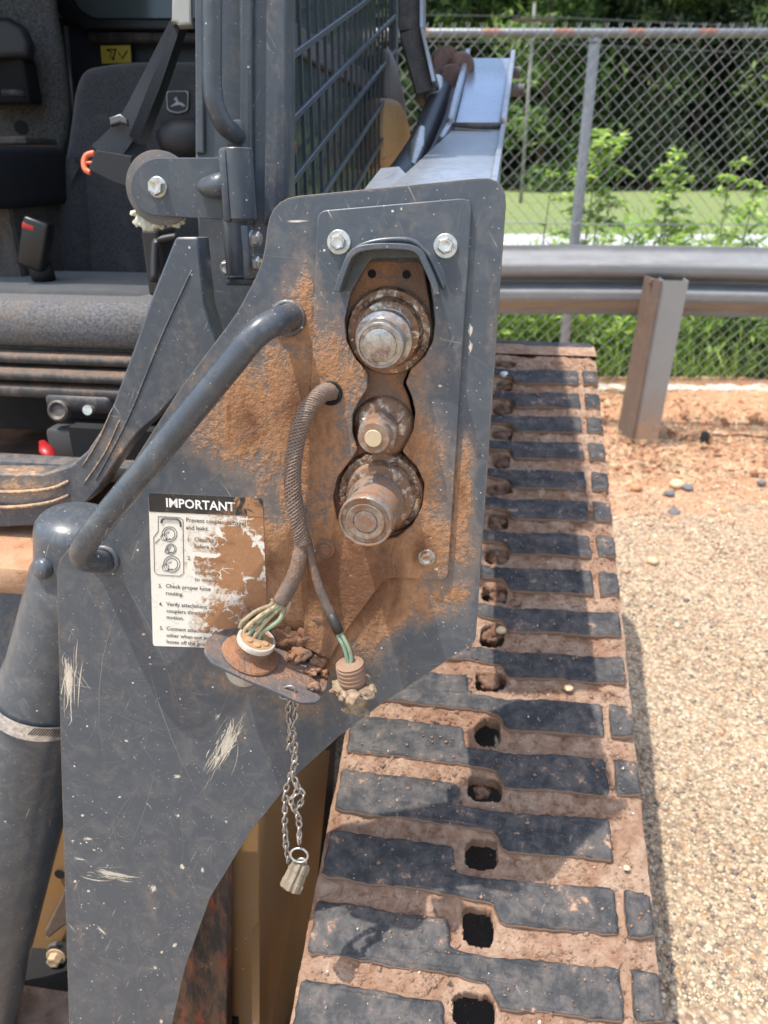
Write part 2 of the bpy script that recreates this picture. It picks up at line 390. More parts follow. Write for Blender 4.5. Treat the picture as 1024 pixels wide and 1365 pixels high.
# bigger stones that can be told apart
def rock(loc, r, mat, label, name='stone', group='larger stones lying on the gravel'):
    bm = bmesh.new(); bmesh.ops.create_icosphere(bm, subdivisions=2, radius=r)
    for v in bm.verts: v.co *= 1 + .22*(random.random()-.5); v.co.z *= .65
    vs = [Vector(loc) + v.co for v in bm.verts]; bm.verts.index_update(); fs = [tuple(v.index for v in f.verts) for f in bm.faces]; bm.free()
    o = build(name, (vs, fs), mat, smooth=50); return tag(o, label, 'stone', group)
def onground(px, py, z=0.0):
    r = ray(px, py); t = (z - HC)/r.z; return CAM + r*t
mt_tan = base('tan_stone', (.62, .45, .27), .9, nse=(60, .3)); mt_gry = base('grey_stone', (.14, .14, .15), .85, nse=(60, .3)); mt_org = base('orange_stone', (.5, .25, .12), .9, nse=(60, .3))
for (px, py, r, mt, lb) in [(902, 648, 10, mt_tan, 'largest pale tan stone on the gravel right of the track'), (917, 652, 7, mt_gry, 'grey stone touching the right side of the pale tan one'), (893, 660, 7, mt_gry, 'grey stone just in front of the pale tan one'),
        (898, 686, 9, mt_gry, 'flat dark stone halfway between the track and the right edge'), (967, 683, 7, mt_org, 'orange stone near the right edge of the gravel'), (848, 652, 8, mt_org, 'orange stone close to the track edge'),
        (922, 710, 7, mt_tan, 'small tan stone in front of the flat dark one'), (870, 750, 8, mt_tan, 'brown tan stone beside the track, in front of the others'), (1015, 645, 6, mt_gry, 'dark stone at the far right of the picture'), (1004, 560, 7, mt_org, 'orange clay lump below the fence at far right')]:
    p = onground(px, py); rock(p + Vector((0, 0, r*.3*(p.y)/F*1.1)), r*p.y/F*1.1, mt, lb)

# --- tree line
leafq = np.array([[0, 1, 2, 3]])
def leafcloud(C, size, flat=.25, stretch=1.6):
    n = len(C); a = RNG.normal(size=(n, 3)); a /= np.linalg.norm(a, axis=1)[:, None]; b = RNG.normal(size=(n, 3)); b -= (a*b).sum(1)[:, None]*a; b /= np.linalg.norm(b, axis=1)[:, None]
    n_ = np.cross(a, b); s = (size*(0.6+.8*RNG.random(n)))[:, None]
    return np.stack([C - a*s*stretch, C + b*s*.55 + n_*s*flat*.5, C + a*s*stretch, C - b*s*.55 + n_*s*flat*.5], 1)
tree_stops = [[(0, (.008, .018, .006)), (.5, (.028, .055, .015)), (.85, (.08, .13, .035)), (1, (.16, .22, .07))],
              [(0, (.015, .035, .008)), (.5, (.06, .12, .02)), (.85, (.14, .23, .05)), (1, (.24, .34, .08))],
              [(0, (.015, .03, .01)), (.5, (.05, .085, .03)), (.85, (.12, .16, .06)), (1, (.2, .24, .1))]]
tree_m = [tone_mat('foliage_%s' % k, s, .8, .25) for k, s in zip(('dark', 'mid', 'pale'), tree_stops)]
bark = base('bark', (.09, .065, .045), .95, nse=(6, .4))
def tree(x, y, h, w, kind, label):
    t = thing('tree', label, 'tree', (x, y, -.05), 'trees along the far edge of the field')
    lean = random.uniform(-.3, .3)
    g = G(); g.add(*tube([(x, y, -.05), (x+lean*.5, y, h*.45), (x+lean, y, h*.92)], [.22, .15, .04], 7))
    for k in range(6):
        z = h*(.25+.1*k); a = random.uniform(0, 6.28); g.add(*tube([(x+lean*.4, y, z), (x+math.cos(a)*w*.45, y+math.sin(a)*w*.45, z+h*.06)], [.07, .02], 5))
    build('trunk', g, bark, t, smooth=180)
    nc = 46; cz = RNG.random(nc)**.8; cr = w*(.55 if kind else .5)*(1.05-.55*cz)*(.45+.55*RNG.random(nc)); an = RNG.random(nc)*6.28
    cc = np.stack([x+lean*cz+cr*np.cos(an), y+cr*np.sin(an), .35+cz*h*.97], 1); per = 105
    cs = w*(.13+.16*RNG.random(nc))
    d = RNG.normal(size=(nc, per, 3)); d /= np.linalg.norm(d, axis=2)[..., None]; rad = RNG.random((nc, per, 1))**.4
    C = cc[:, None, :] + d*rad*cs[:, None, None]*np.array([1.25, 1.25, .75]); C = C.reshape(-1, 3); C[:, 2] = np.maximum(C[:, 2], .15)
    tone = np.clip(.48 + .3*RNG.normal(size=(nc, 1))*.9 + .15*RNG.normal(size=(nc, per)), 0, 1)
    np_obj('crown', leafcloud(C, .17), leafq, tree_m[kind], tone.ravel(), t)
TL = [(-14, 47, 'second dark pine hidden mostly by the cab'), (-6, 50, 'dark pine seen between the window screen bars'), (1.5, 47, 'dark bushy tree straight behind the boom post'), (5.2, 50, 'deep green tree above the boom arm'),
      (8.6, 46, 'mid green leafy tree left of the steel fence post'), (12, 50, 'dark pine right behind the steel fence post'), (15.2, 47, 'dark wide tree between the fence post and the middle of the mesh'), (18.6, 50, 'dark tree behind the middle of the right fence bay'),
      (21.6, 46, 'shadowy tree above the tallest weed sapling'), (25, 49, 'bright green leafy tree near the upper right corner'), (28.5, 46, 'light green tree at the right edge of the picture')]
for i, (x, y, lb) in enumerate(TL):
    tree(x, y, random.uniform(13, 17), random.uniform(5.2, 6.6), 1 if i in (4, 9, 10, 3) else 0, lb)
# the wood behind reads as one mass
nb = 16000; C = np.stack([RNG.uniform(-30, 50, nb), RNG.uniform(53, 62, nb), RNG.uniform(0, 22, nb)], 1)
cl = np.sin(C[:, 0]*1.3+np.sin(C[:, 2]*.9)*2)*np.sin(C[:, 2]*.8+C[:, 0]*.5); tag(np_obj('forest', leafcloud(C, .55), leafq, tree_m[0], np.clip(.3+.25*cl+.12*RNG.normal(size=nb), 0, 1)), kind='stuff', label='dark wood filling the background behind the tree line')
tag(build('hill', ([(-120, 64, -1), (140, 64, -1), (140, 75, 24), (-120, 75, 24)], [(0, 1, 2, 3)]), base('wooded_slope', (.012, .025, .008), 1, nse=(1, .6))), kind='structure', label='dark wooded slope closing the background')

# --- weeds between fence and road
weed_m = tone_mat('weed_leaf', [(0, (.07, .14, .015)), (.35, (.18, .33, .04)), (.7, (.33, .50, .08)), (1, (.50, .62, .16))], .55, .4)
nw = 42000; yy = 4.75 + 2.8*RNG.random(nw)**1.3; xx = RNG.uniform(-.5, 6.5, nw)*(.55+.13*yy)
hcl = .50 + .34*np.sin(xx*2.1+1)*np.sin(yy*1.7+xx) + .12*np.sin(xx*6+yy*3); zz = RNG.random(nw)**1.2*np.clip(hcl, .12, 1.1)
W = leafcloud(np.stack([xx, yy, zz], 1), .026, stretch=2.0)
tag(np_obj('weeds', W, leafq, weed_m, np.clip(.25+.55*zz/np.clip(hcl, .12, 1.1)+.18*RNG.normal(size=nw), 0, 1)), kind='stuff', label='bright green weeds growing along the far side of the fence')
nw = 9000; xx = RNG.uniform(-2, 8, nw); yy = 4.62 + 3*RNG.random(nw)**2; hh = .06+.22*RNG.random(nw)
b0 = np.stack([xx, yy, np.zeros(nw)], 1); dx = RNG.normal(size=(nw, 2))*.06; tip = b0 + np.stack([dx[:, 0], dx[:, 1], hh], 1); side = np.stack([np.full(nw, .004), np.zeros(nw), np.zeros(nw)], 1)
V = np.stack([b0-side, b0+side, (b0+tip)/2+side*.8+[0, 0, .02], tip], 1)
tag(np_obj('grass', V, leafq, weed_m, np.clip(.45+.25*RNG.normal(size=nw), 0, 1)), kind='stuff', label='long grass blades at the foot of the fence')
stem_m = base('green_stem', (.16, .20, .06), .7)
def sapling(px, ptop, Y, label, fronds=8, spread=.16, leaf=.02, lean=.03):
    b = CAM + ray(px, 400)*(Y/ray(px, 400).y); top = CAM + ray(px, ptop)*(Y/ray(px, ptop).y); b.z = 0; b.x = top.x-lean; h = top.z
    t = thing('sapling', label, 'plant', (b.x, Y, 0), 'tall weed saplings behind the fence'); b.y = Y; top.y = Y
    pts = curve_pts([b, b.lerp(top, .5)+Vector((random.uniform(-.03, .03), .02, 0)), top]); g = G().add(*tube(pts, list(np.linspace(.008, .003, len(pts))), 6)); C = []
    for k in range(fronds):
        f = .62 + .38*k/(fronds-1); p = b.lerp(top, f); a = k*2.4 + random.random(); L = spread*(1.3-.6*(f-.62)/.38)
        q = [p, p+Vector((math.cos(a)*L*.5, math.sin(a)*L*.5, L*.35)), p+Vector((math.cos(a)*L, math.sin(a)*L, L*.2))]
        fp = curve_pts(q, 7); g.add(*tube(fp, .0018, 4))
        for j, s in enumerate(fp[2:]):
            sd = Vector((-math.sin(a), math.cos(a), 0))
            for sg in (-1, 1): C.append((s + sd*sg*.022 + Vector((0, 0, -.004)), sd*sg, s))
        C.append((fp[-1], (fp[-1]-fp[-2]).normalized(), fp[-1]))
        for s in fp[1::2]:
            for q in range(2): dd = Vector((random.uniform(-1, 1), random.uniform(-1, 1), random.uniform(-.4, .6))).normalized(); C.append((s, dd, s+dd*.015))
    build('stem', g, stem_m, t, smooth=180)
    V = []
    for c, d, s in C:
        w = Vector((-d.y, d.x, random.uniform(-.5, .5)))*leaf*.55; L = leaf*(.8+.5*random.random()); dr = Vector((0, 0, -L*.4*random.random()))
        V.append([s, s+d*L*.8+w, s+d*L*1.9+dr, s+d*L*.8-w])
    V = np.array([[tuple(p) for p in q] for q in V]); np_obj('foliage', V, leafq, weed_m, np.clip(.72+.2*RNG.normal(size=len(V)), 0, 1), t)
sapling(800, 182, 5.0, 'tallest feathery sapling just right of the steel fence post', 9, .15, .028)
sapling(815, 192, 5.05, 'leafy sapling crowding the right side of the tallest one', 9, .14, .030)
sapling(775, 236, 5.0, 'short sapling directly beside the steel fence post', 7, .12, .025)
sapling(903, 212, 5.2, 'sapling with a dense tuft in the middle of the right fence bay', 8, .13, .028)
sapling(890, 240, 5.1, 'low sapling leaning left below the dense tuft', 7, .14, .026, -.06)
sapling(975, 222, 5.1, 'sapling with drooping fan leaves near the right edge', 6, .13, .028)
sapling(1008, 248, 5.3, 'low sapling at the right edge of the picture', 7, .14, .028)
sapling(737, 233, 5.0, 'thin spear shaped weed left of the steel fence post', 4, .05, .02)
# bushes below the guardrail
def bush(px, py, Y, r, label, stops_m, n=1500):
    p = CAM + ray(px, py)*(Y/ray(px, py).y); t = thing('bush', label, 'bush', (p.x, Y, 0), 'bushes behind the fence below the guardrail')
    build('stem', tube([(p.x, Y, -.02), (p.x+.02, Y, max(.06, p.z))], [.012, .006], 6), stem_m, t, smooth=180)
    d = RNG.normal(size=(n, 3)); d /= np.linalg.norm(d, axis=1)[:, None]; c = np.array(p)+d*(RNG.random((n, 1))**.45)*r*np.array([1.2, .9, 1]); c[:, 2] = np.abs(c[:, 2])
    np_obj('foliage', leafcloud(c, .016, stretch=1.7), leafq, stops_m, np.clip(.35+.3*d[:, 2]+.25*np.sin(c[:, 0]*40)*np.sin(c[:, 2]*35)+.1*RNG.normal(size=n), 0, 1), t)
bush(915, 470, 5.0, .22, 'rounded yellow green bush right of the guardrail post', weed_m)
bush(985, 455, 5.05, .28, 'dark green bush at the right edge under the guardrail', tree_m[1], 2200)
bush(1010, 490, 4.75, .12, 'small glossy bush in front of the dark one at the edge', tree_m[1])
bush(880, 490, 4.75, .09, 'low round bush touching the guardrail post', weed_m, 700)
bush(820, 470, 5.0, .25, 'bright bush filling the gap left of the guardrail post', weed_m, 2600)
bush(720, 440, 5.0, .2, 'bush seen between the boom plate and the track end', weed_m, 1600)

# --- utility pole and power lines far off
upm = base('grey_concrete', (.22, .21, .19), .9, nse=(5, .2))
p = onground(697, 250); yy = 30.; X = ray(699, 200).x/ray(699, 200).y*yy
t = thing('utility_pole', 'thin pale utility pole beyond the field, seen through the mesh', 'pole', (X, yy, -.05)); build('pole', tube([(X, yy, -.05), (X, yy, 6.2)], [.07, .05], 10), upm, t, smooth=180)
build('crossarm', rbox((X, yy-.1, 5.7), (1.4, .1, .1), bevel=.01), bark, t)
build('insulator', lathe([(0, .03), (.1, .06), (.14, .03)], (X+.6, yy-.1, 5.75), (0, 0, 1), 10), upm, t)
wire_m = base('dark_wire', (.05, .05, .055), .6)
for z, lb in ((5.8, 'upper power line crossing behind the fence'), (5.05, 'lower power line crossing behind the fence')):
    tag(build('power_line', tube([(X-40, yy, z+.4), (X, yy-.1, z), (X+14, yy, z-.55), (X+30, yy, z-.2)], .018, 5), wire_m, smooth=180), lb, 'cable')

# --- chain link fence
galv = grime('galvanised', (.34, .37, .41), .42, .55, lvl=-.25, up=0, scr=.3, specks=False, dust=(.25, .22, .19))
def rail_mat():
    m = N('galvanised_rail'); n = m.noise(12, 3, .6); c = m.mix(n, (.15, .165, .175), (.26, .28, .29)); s = m.node('SeparateXYZ'); m.put(s.inputs[0], m.pos())
    f = m.m('FRACT', m.m('DIVIDE', s.outputs[0], .36)); b = m.m('SUBTRACT', m.m('ABSOLUTE', m.m('SUBTRACT', f, .5)), m.m('MULTIPLY', m.noise(30, 4, .6), .14))
    k = m.step(b, .085, .02); k = m.m('MULTIPLY', k, m.step(s.outputs[2], 1.800, 1.812)); c = m.mix(k, c, m.mix(m.noise(60), (.20, .07, .04), (.33, .16, .10)))
    m.set('Base Color', c); m.set('Metallic', m.m('MULTIPLY', m.m('SUBTRACT', 1, k), .4)); m.set('Roughness', .5); return m.mat
FY = 4.42
def onY(px, py, Y): r = ray(px, py); return CAM + r*(Y/r.y)
ftop = onY(790, 45, FY).z; 
fence = thing('chain_link_fence', 'galvanised chain link fence with a rust spotted top rail behind the guardrail', 'fence', (onY(760, 400, FY).x, FY, 0))
build('top_rail', tube([(-3.2, FY, ftop+.005), (5.5, FY, ftop)], .021, 16), rail_mat(), fence, smooth=180)
mesh_m = grime('mesh_wire', (.33, .34, .33), .55, .35, lvl=-.2, up=0, scr=0, specks=False, dust=(.2, .15, .11), bump=0)
cell = .069; half = cell/2; z0, z1 = .03, ftop+.03
nrow = int((z1-z0)/half); wr = .0014
xs_ = np.arange(-.1, 3.6, half)
# one woven wire, shared by all: zigzag with a small weave depth
pts = []
for k in range(nrow+1): pts.append(Vector(((k % 2)*half, (.0022 if k % 2 else -.0022), z0 + k*half)))
zp = []
for a, b in zip(pts[:-1], pts[1:]): zp += [a, a.lerp(b, .08), a.lerp(b, .92)]
zp.append(pts[-1]); vv, ff = tube(zp, wr, 5)
base_wire = build('wire', (vv, ff), mesh_m, fence, smooth=180); base_wire.location = Vector((xs_[0]+half/2, FY-.024, (z0+z1)/2)) - wloc(fence); bw = base_wire.location.copy()
for i, x in enumerate(xs_[1:]):
    o = bpy.data.objects.new('wire', base_wire.data); COL.objects.link(o); o.parent = fence; o.location = bw + Vector((x-xs_[0], 0, 0))
    if i % 2 == 0: o.rotation_euler = (0, 0, math.pi)
tw = G()
for x in xs_[(1 if nrow % 2 == 0 else 0)::2]:
    for s in (-1, 1): tw.add(*tube([(x+half*(nrow % 2), FY-.024, z1-.02), (x+half*(nrow % 2)+s*.009, FY-.024, z1+.014)], .0019, 4))
tag(build('twisted_top', tw, mesh_m, fence), kind='stuff')
for pxp, lb in ((760, None), (-150, None), (1500, None)):
    X = onY(pxp, 400, FY).x
    po = build('post', lathe([(0, .029), (ftop-.02, .029)], (X, FY+.03, -.02), (0, 0, 1), 18), galv, fence, smooth=60)
    build('post_cap', lathe([(0, .031), (.03, .031), (.045, .020), (.055, .01)], (X, FY+.02, ftop-.035), (0, 0, 1), 18), galv, po, smooth=60)
    for zt in (.5, 1.0, 1.5): build('tie_wire', tube(curve_pts([(X+.029*math.cos(a), FY+.03+.029*math.sin(a)-.01, zt+.004*a) for a in np.linspace(0, 6.28, 9)], 2), .0017, 5), galv, po, smooth=180)
tzz = onY(900, 298, FY).z
build('tension_wire', tube([(-1, FY-.03, tzz+.03), (1.1, FY-.03, tzz), (4, FY-.03, tzz-.01)], .0025, 6), galv, fence, smooth=180)

# --- guardrail
def gmat():
    m = N('weathered_galvanised'); a = m.noise(7, 6, .7, .5, v=m.vmap(m.pos(), scale=(.6, 1, 2))); c = m.mix(a, (.13, .13, .125), (.30, .31, .315)); c = m.mix(m.step(m.noise(25, 5, .75), .52, .8, 0, .5), c, (.34, .34, .33))
    c = m.mix(m.step(m.noise(3, 5, .7, v=m.vmap(m.pos(), scale=(.4, 1, 5))), .5, .75, 0, .5), c, (.10, .08, .065)); m.set('Base Color', c); m.set('Metallic', .15); m.set('Roughness', .62); m.set('Normal', m.bump(m.noise(60, 4), .3, .003)); return m.mat
gm = gmat()
GY = 3.63
gA, gB = onY(668, 329, GY), onY(1024, 335, GY-.05); gdir = Vector((gB.x-gA.x, gB.y-gA.y, 0)).normalized()
gn = Vector((gdir.y, -gdir.x, 0)); gtop = gA.z; gh = .318
prof = [(0, -.002), (.012, .0), (.03, .008), (.05, .04), (.075, .078), (.1, .083), (.125, .078), (.142, .035), (.159, .004), (.176, .035), (.193, .078), (.218, .083), (.243, .078), (.268, .04), (.288, .008), (.306, 0), (.318, -.002)]
pc = curve_pts([Vector((b, a, 0)) for a, b in prof], 3)
gr = thing('guardrail', 'weathered steel W-beam guardrail on square steel posts', 'guardrail', (onY(870, 585, GY).x, GY, 0))
vs = []; fs = []; L0, L1 = -2.2, 2.6; seg = 24
for th in (0, -.004):
    for i in range(seg+1):
        l = L0 + (L1-L0)*i/seg; sag = .004*math.sin(l*3)
        for p in pc: q = gA + gdir*l + gn*(p.x+th-.083); vs.append((q.x, q.y, gtop + sag*1.0 - .0035*l - p.y))
k = len(pc); o2 = (seg+1)*k
for i in range(seg):
    for j in range(k-1):
        a = i*k+j; fs.append((a, a+1, a+k+1, a+k)); fs.append((o2+a, o2+a+k, o2+a+k+1, o2+a+1))
    for j in (0, k-1): a = i*k+j; fs.append((a, a+k, o2+a+k, o2+a))
build('beam', (vs, fs), gm, gr, smooth=180)
pm = grime('post_galvanised', (.30, .305, .30), .5, .4, lvl=-.22, up=0, scr=.25, specks=False, dust=(.38, .24, .15), blobs=[((onground(870, 590)+Vector((0, 0, .02))), .35, (.9, 2, 1, 1))])
# C-shaped post standing in front, open side left
def gpost(base_px, base_py, lean):
    b = onground(base_px, base_py); w = .112; dp = .10; th = .006; h = .745
    X = Vector((math.cos(R_(-9)), math.sin(R_(-9)), 0)); Yv = Vector((-X.y, X.x, 0)); Z = Vector((lean, 0, 1)).normalized()
    prof = [(0, 0), (w, 0), (w, dp), (w-th, dp), (w-th, th), (th, th), (th, dp), (0, dp)]
    vs = []
    for z in (-.12, h): vs += [b + X*(a-w/2) + Yv*c + Z*z for a, c in prof]
    n = len(prof); fs = [(i, (i+1) % n, n+(i+1) % n, n+i) for i in range(n)] + [(0, 1, 4, 5), (1, 2, 3, 4), (0, 5, 6, 7)][::1]
    fs += [(n+0, n+5, n+4, n+1), (n+1, n+4, n+3, n+2), (n+0, n+7, n+6, n+5)]
    return build('post', (vs, fs), pm, gr)
gpost(860, 588, .035)
# backing flange of the H section, dark and rusty, on the left
rust = grime('rusty_steel', (.13, .085, .06), .7, .1, lvl=.05, up=0, scr=.1, specks=False, dust=(.24, .14, .09))
b = onground(860, 588); build('post_flange', rbox(b+Vector((-.058, .086, .345)), (.17, .008, .80), (Vector((-.12, .99, 0)).normalized(), Vector((-.99, -.12, 0)).normalized(), Vector((.035, 0, 1)).normalized()), .002), rust, gr)
bz = onY(868, 376, GY-.12); build('bolt', hexbolt(bz, (0, -1, .1), .014, .012), rust, gr)
# debris along the fence foot: pale broken edge of concrete, clay clods
pale = base('pale_crust', (.55, .47, .38), .95, nse=(40, .35), bumpv=(60, .8, .01))
g = G()
for i in range(90):
    px = 800 + i*2.8 + random.uniform(-3, 3); p = onground(px, 518+random.uniform(-3, 4)); r = random.uniform(.012, .032)
    bm = bmesh.new(); bmesh.ops.create_icosphere(bm, subdivisions=1, radius=r)
    g.add([p + Vector((v.co.x*(1+random.random()), v.co.y, v.co.z*.6+.006)) * 1 for v in bm.verts], [tuple(v.index for v in f.verts) for f in bm.faces]); bm.free()
tag(build('rubble', g, pale), kind='stuff', label='pale crumbled crust along the foot of the fence')
clay_m = mud('red_clay', (.36, .14, .065), (.52, .27, .15), 30, 1, .01)
n = 2600; x = RNG.uniform(.9, 3.4, n); y = RNG.uniform(3.0, 4.4, n); s = RNG.lognormal(math.log(.007), .5, n)
o = np.array([[1, 0, 0], [-1, 0, 0], [0, 1, 0], [0, -1, 0], [0, 0, 1], [0, 0, -1]], float); V = (o[None] + .5*(RNG.random((n, 6, 3))-.5))*s[:, None, None]*[1, 1, .7] + np.stack([x, y, s*.2-.005], 1)[:, None, :]
tag(np_obj('clay_clods', V, SF, clay_m, RNG.random(n)), kind='stuff', label='crumbled red clay around the guardrail post')
n = 5000; x = RNG.uniform(.9, 3.6, n); y = RNG.uniform(2.9, 4.5, n); a = RNG.random(n)*6.28; L = .012+.03*RNG.random(n); d = np.stack([np.cos(a), np.sin(a), RNG.normal(size=n)*.15], 1)*L[:, None]; w = np.stack([-np.sin(a), np.cos(a), 0*a], 1)*.0012
c = np.stack([x, y, .004+.008*RNG.random(n)], 1); tag(np_obj('straw', np.stack([c-d-w, c-d+w, c+d+w, c+d-w], 1), leafq, tone_mat('dry_straw', [(0, (.3, .2, .1)), (.6, (.6, .45, .26)), (1, (.75, .62, .42))]), RNG.random(n)), kind='stuff', label='dry straw scattered on the clay')
# black plastic fitting and cable on the clay
bp = base('black_plastic', (.012, .012, .014), .35)
p = onground(938, 590); t = tag(build('pipe_fitting', lathe([(0, .014), (.003, .021), (.045, .021), (.05, .019), (.052, .014), (.04, .013)], p+Vector((0, 0, 0)), (.05, 0, 1), 18), bp, smooth=40), 'short black plastic cylinder standing on the clay', 'pipe fitting')
tag(build('cable', tube(curve_pts([onground(945, 578, .005), onground(965, 581, .008), onground(990, 580, .006), onground(1040, 585, .005), onground(1100, 583, .005)], 6), .005, 6), base('dirty_black', (.06, .035, .025), .8), smooth=180), 'dark cable lying on the clay right of the fitting', 'cable')
#MACHINE
# ================================================================== THE LOADER
PL = facing(500, 500, .62, 5, 6)                      # the coupler plate
def B(px, py, r, *st): return (PL.P(px, py), r*.62/F, st or (1, 1, 1, 1))
HN = -MA                                              # couplers point forward along the machine
loader = thing('track_loader', 'dark grey compact track loader caked in orange mud, seen close at its hydraulic coupler plate', 'loader', (0, 1.1, 0))

# ---- materials of the machine
dirt_blobs = [B(400, 580, 150, 1.15, .8, 1, 1.7), B(470, 770, 185, 1.6, 1, 1, 1), B(525, 650, 140, 1.35, .75, 1, 1.4), B(330, 560, 130, 1.05, .85, 1, 1.1), B(345, 750, 120, 1.3, .8, 1, 1.2), B(400, 850, 130, 1.3, 1, 1, .7),
              B(440, 500, 95, .9, 1, 1, 1.3), B(565, 730, 95, 1.2), B(617, 650, 40, 1.0, .7, 1, 3.2), B(608, 790, 38, 1.0, 1, 1, 1.2), B(520, 470, 120, .85, 1, 1, 1), B(250, 790, 60, .4), B(408, 430, 75, .8, .5, 1, 1.8), B(300, 905, 80, .55, 1.2, 1, .5), B(395, 930, 70, .6, 1, 1, 1), B(655, 420, 30, .35, .5, 1, 6)]
scuffs = [(92, 905, 60, 12, 3, 1.0), (303, 990, 45, 17, 22, 1.0), (290, 1012, 34, 8, 28, .8), (150, 1165, 46, 7, 97, 1.0), (105, 1145, 22, 5, 95, .8), (627, 440, 12, 5, 0, 1), (627, 462, 12, 5, 0, .9),
          (205, 1185, 22, 10, 20, .7), (118, 1118, 16, 7, 80, .7), (236, 1035, 12, 6, 80, .8), (135, 1240, 24, 6, -35, .8), (270, 1160, 12, 5, 10, .8), (290, 955, 20, 9, 30, .7), (233, 1260, 16, 7, 30, .8), (395, 295, 24, 2.2, 88, 1), (207, 1290, 8, 6, 0, .8), (455, 1010, 20, 5, 45, .5)]
def plate_chips(m, c):
    st = m.noise(420, 3, .7); k = None
    for px, py, L, Wd, ang, s in scuffs:
        a = R_(ang); d = m.vm('SUBTRACT', m.pos(), tuple(PL.P(px, py)))
        u = (PL.y*math.cos(a) - PL.x*math.sin(a)) if False else (PL.y*math.cos(a) + PL.x*math.sin(a)); w = PL.x*math.cos(a) - PL.y*math.sin(a)
        l = m.m('DIVIDE', m.vm('DOT_PRODUCT', d, tuple(u)), L*.62/F); q = m.m('DIVIDE', m.vm('DOT_PRODUCT', d, tuple(w)), Wd*.62/F)
        r = m.m('SQRT', m.m('ADD', m.m('MULTIPLY', l, l), m.m('MULTIPLY', q, q)))
        cv = m.node('CombineXYZ'); m.put(cv.inputs[0], m.m('MULTIPLY', q, 4)); m.put(cv.inputs[1], m.m('MULTIPLY', l, .9)); cv.inputs[2].default_value = px*.1
        x = m.m('ADD', m.m('MULTIPLY', m.m('SUBTRACT', 1, r), s*.9), m.m('MULTIPLY', m.m('SUBTRACT', m.noise(1.3, 4, .75, v=cv.outputs[0]), .5), 1.7))
        x = m.m('MULTIPLY', x, m.step(r, 1.05, .8)); k = x if k is None else m.m('MAXIMUM', k, x)
    return m.mix(m.step(k, .38, .52), c, m.mix(st, (.42, .36, .27), (.78, .72, .6)))
plate_m = grime('plate_paint', STEEL, .36, .0, lvl=-.13, up=.2, blobs=dirt_blobs, dust=(.37, .19, .092), cake=1, scr=.75, chip=plate_chips,
                holes=[B(220, 700, 120, .9, 1, 1, 1), B(630, 330, 60, .5, 1, 1, 2), B(150, 1050, 200, .5), B(570, 860, 70, .8, 1.2, 1, .8)])
edge_m = grime('chipped_edge', (.10, .095, .085), .6, .2, lvl=.05, up=0, scr=.4, specks=False, dust=(.36, .24, .15), fine=400, coarse=60)
paint = grime('dark_grey_paint', STEEL, .33, 0, lvl=-.22, up=.1, scr=.55, dust=(.36, .2, .11))
paint_d = grime('dusty_grey_paint', STEEL, .36, 0, lvl=-.08, up=.25, scr=.6, dust=(.42, .25, .14))
handle_m = grime('rail_paint', (.046, .055, .066), .26, 0, lvl=-.30, up=-.05, scr=.8, dust=(.35, .2, .11), fine=200)
caked = grime('caked_brown', (.12, .065, .04), .75, 0, lvl=.45, up=.1, scr=.1, specks=False, dust=(.25, .115, .058), dust2=(.33, .165, .085), cake=.6)
blackm = base('black_void', (.008, .008, .008), .9)  # near-black base: shade of holes, gaps and recesses put into colour; also grommet
def worn_metal(name, col=(.46, .44, .41), dirt=.1, white=0.0):
    m = N(name); n = m.noise(160, 5, .7, .5); n2 = m.noise(60, 4, .7); c = m.mix(m.step(n, .35, .7), col, tuple(x*.55 for x in col)); k = m.step(m.m('ADD', n2, dirt), .5, .68)
    if white: c = m.mix(m.step(m.noise(75, 5, .8, .8), .5, .56, 0, white), c, (.62, .56, .45))
    c = m.mix(k, c, m.mix(n, (.16, .085, .05), (.30, .17, .10))); m.set('Base Color', c); m.set('Metallic', m.m('MULTIPLY', m.m('SUBTRACT', 1, k), .75)); m.set('Roughness', m.m('ADD', m.m('MULTIPLY', k, .55), .33))
    m.set('Normal', m.bump(n, .35, .0008)); return m.mat
steel_m = worn_metal('worn_steel', dirt=.02); steel_d = worn_metal('muddy_steel', (.38, .34, .30), .12); collar_m = worn_metal('chalky_collar', (.24, .14, .09), .10, .85)
zinc = worn_metal('zinc_bolt', (.66, .65, .6), -.12); chain_m = worn_metal('chain_steel', (.45, .42, .38), -.02)

# ---- coupler plate
po = fillet([(362, 262), (652, 238), (674, 262), (634, 852), (505, 940), (455, 978), (392, 1035), (332, 1110), (280, 1195), (246, 1290), (228, 1370), (218, 1480), (96, 1480), (88, 1200), (82, 1000), (77, 762), (76, 728), (150, 640), (240, 520), (318, 415), (358, 340)],
            [38/1, 0, 0, 0]+[8]*17, 5) if False else None
pcn = [(362, 266), (676, 235), (633, 855), (505, 940), (455, 978), (392, 1035), (332, 1110), (280, 1195), (246, 1290), (228, 1370), (218, 1480), (96, 1480), (88, 1200), (82, 1000), (77, 772), (78, 750), (150, 662), (240, 520), (316, 420), (352, 352)]
def rounded(pl, pts, rad, off=0, n=5):
    ab = [pl.ab(p[0], p[1], off) for p in pts]; s = .62/F
    return fillet(ab, [r*s for r in rad] if isinstance(rad, list) else rad*s, n)
key = [(490, 352), (496, 344), (563, 344), (569, 352), (577, 400), (580, 430), (577, 455), (566, 476), (548, 492), (541, 510), (549, 528), (554, 550), (551, 574), (536, 602), (556, 622), (566, 645), (563, 676), (550, 700), (530, 716), (500, 722), (468, 712), (449, 692), (444, 664), (450, 636), (470, 610), (477, 600), (470, 578), (470, 553), (478, 536), (490, 518), (490, 497), (474, 480), (462, 455), (460, 427), (468, 390)]
keyab = fillet([PL.ab(*p) for p in key], .002, 2)
outer = rounded(PL, pcn, [34, 34, 8, 6, 14, 14, 14, 14, 14, 10, 5, 5, 5, 5, 10, 14, 8, 8, 20, 26])
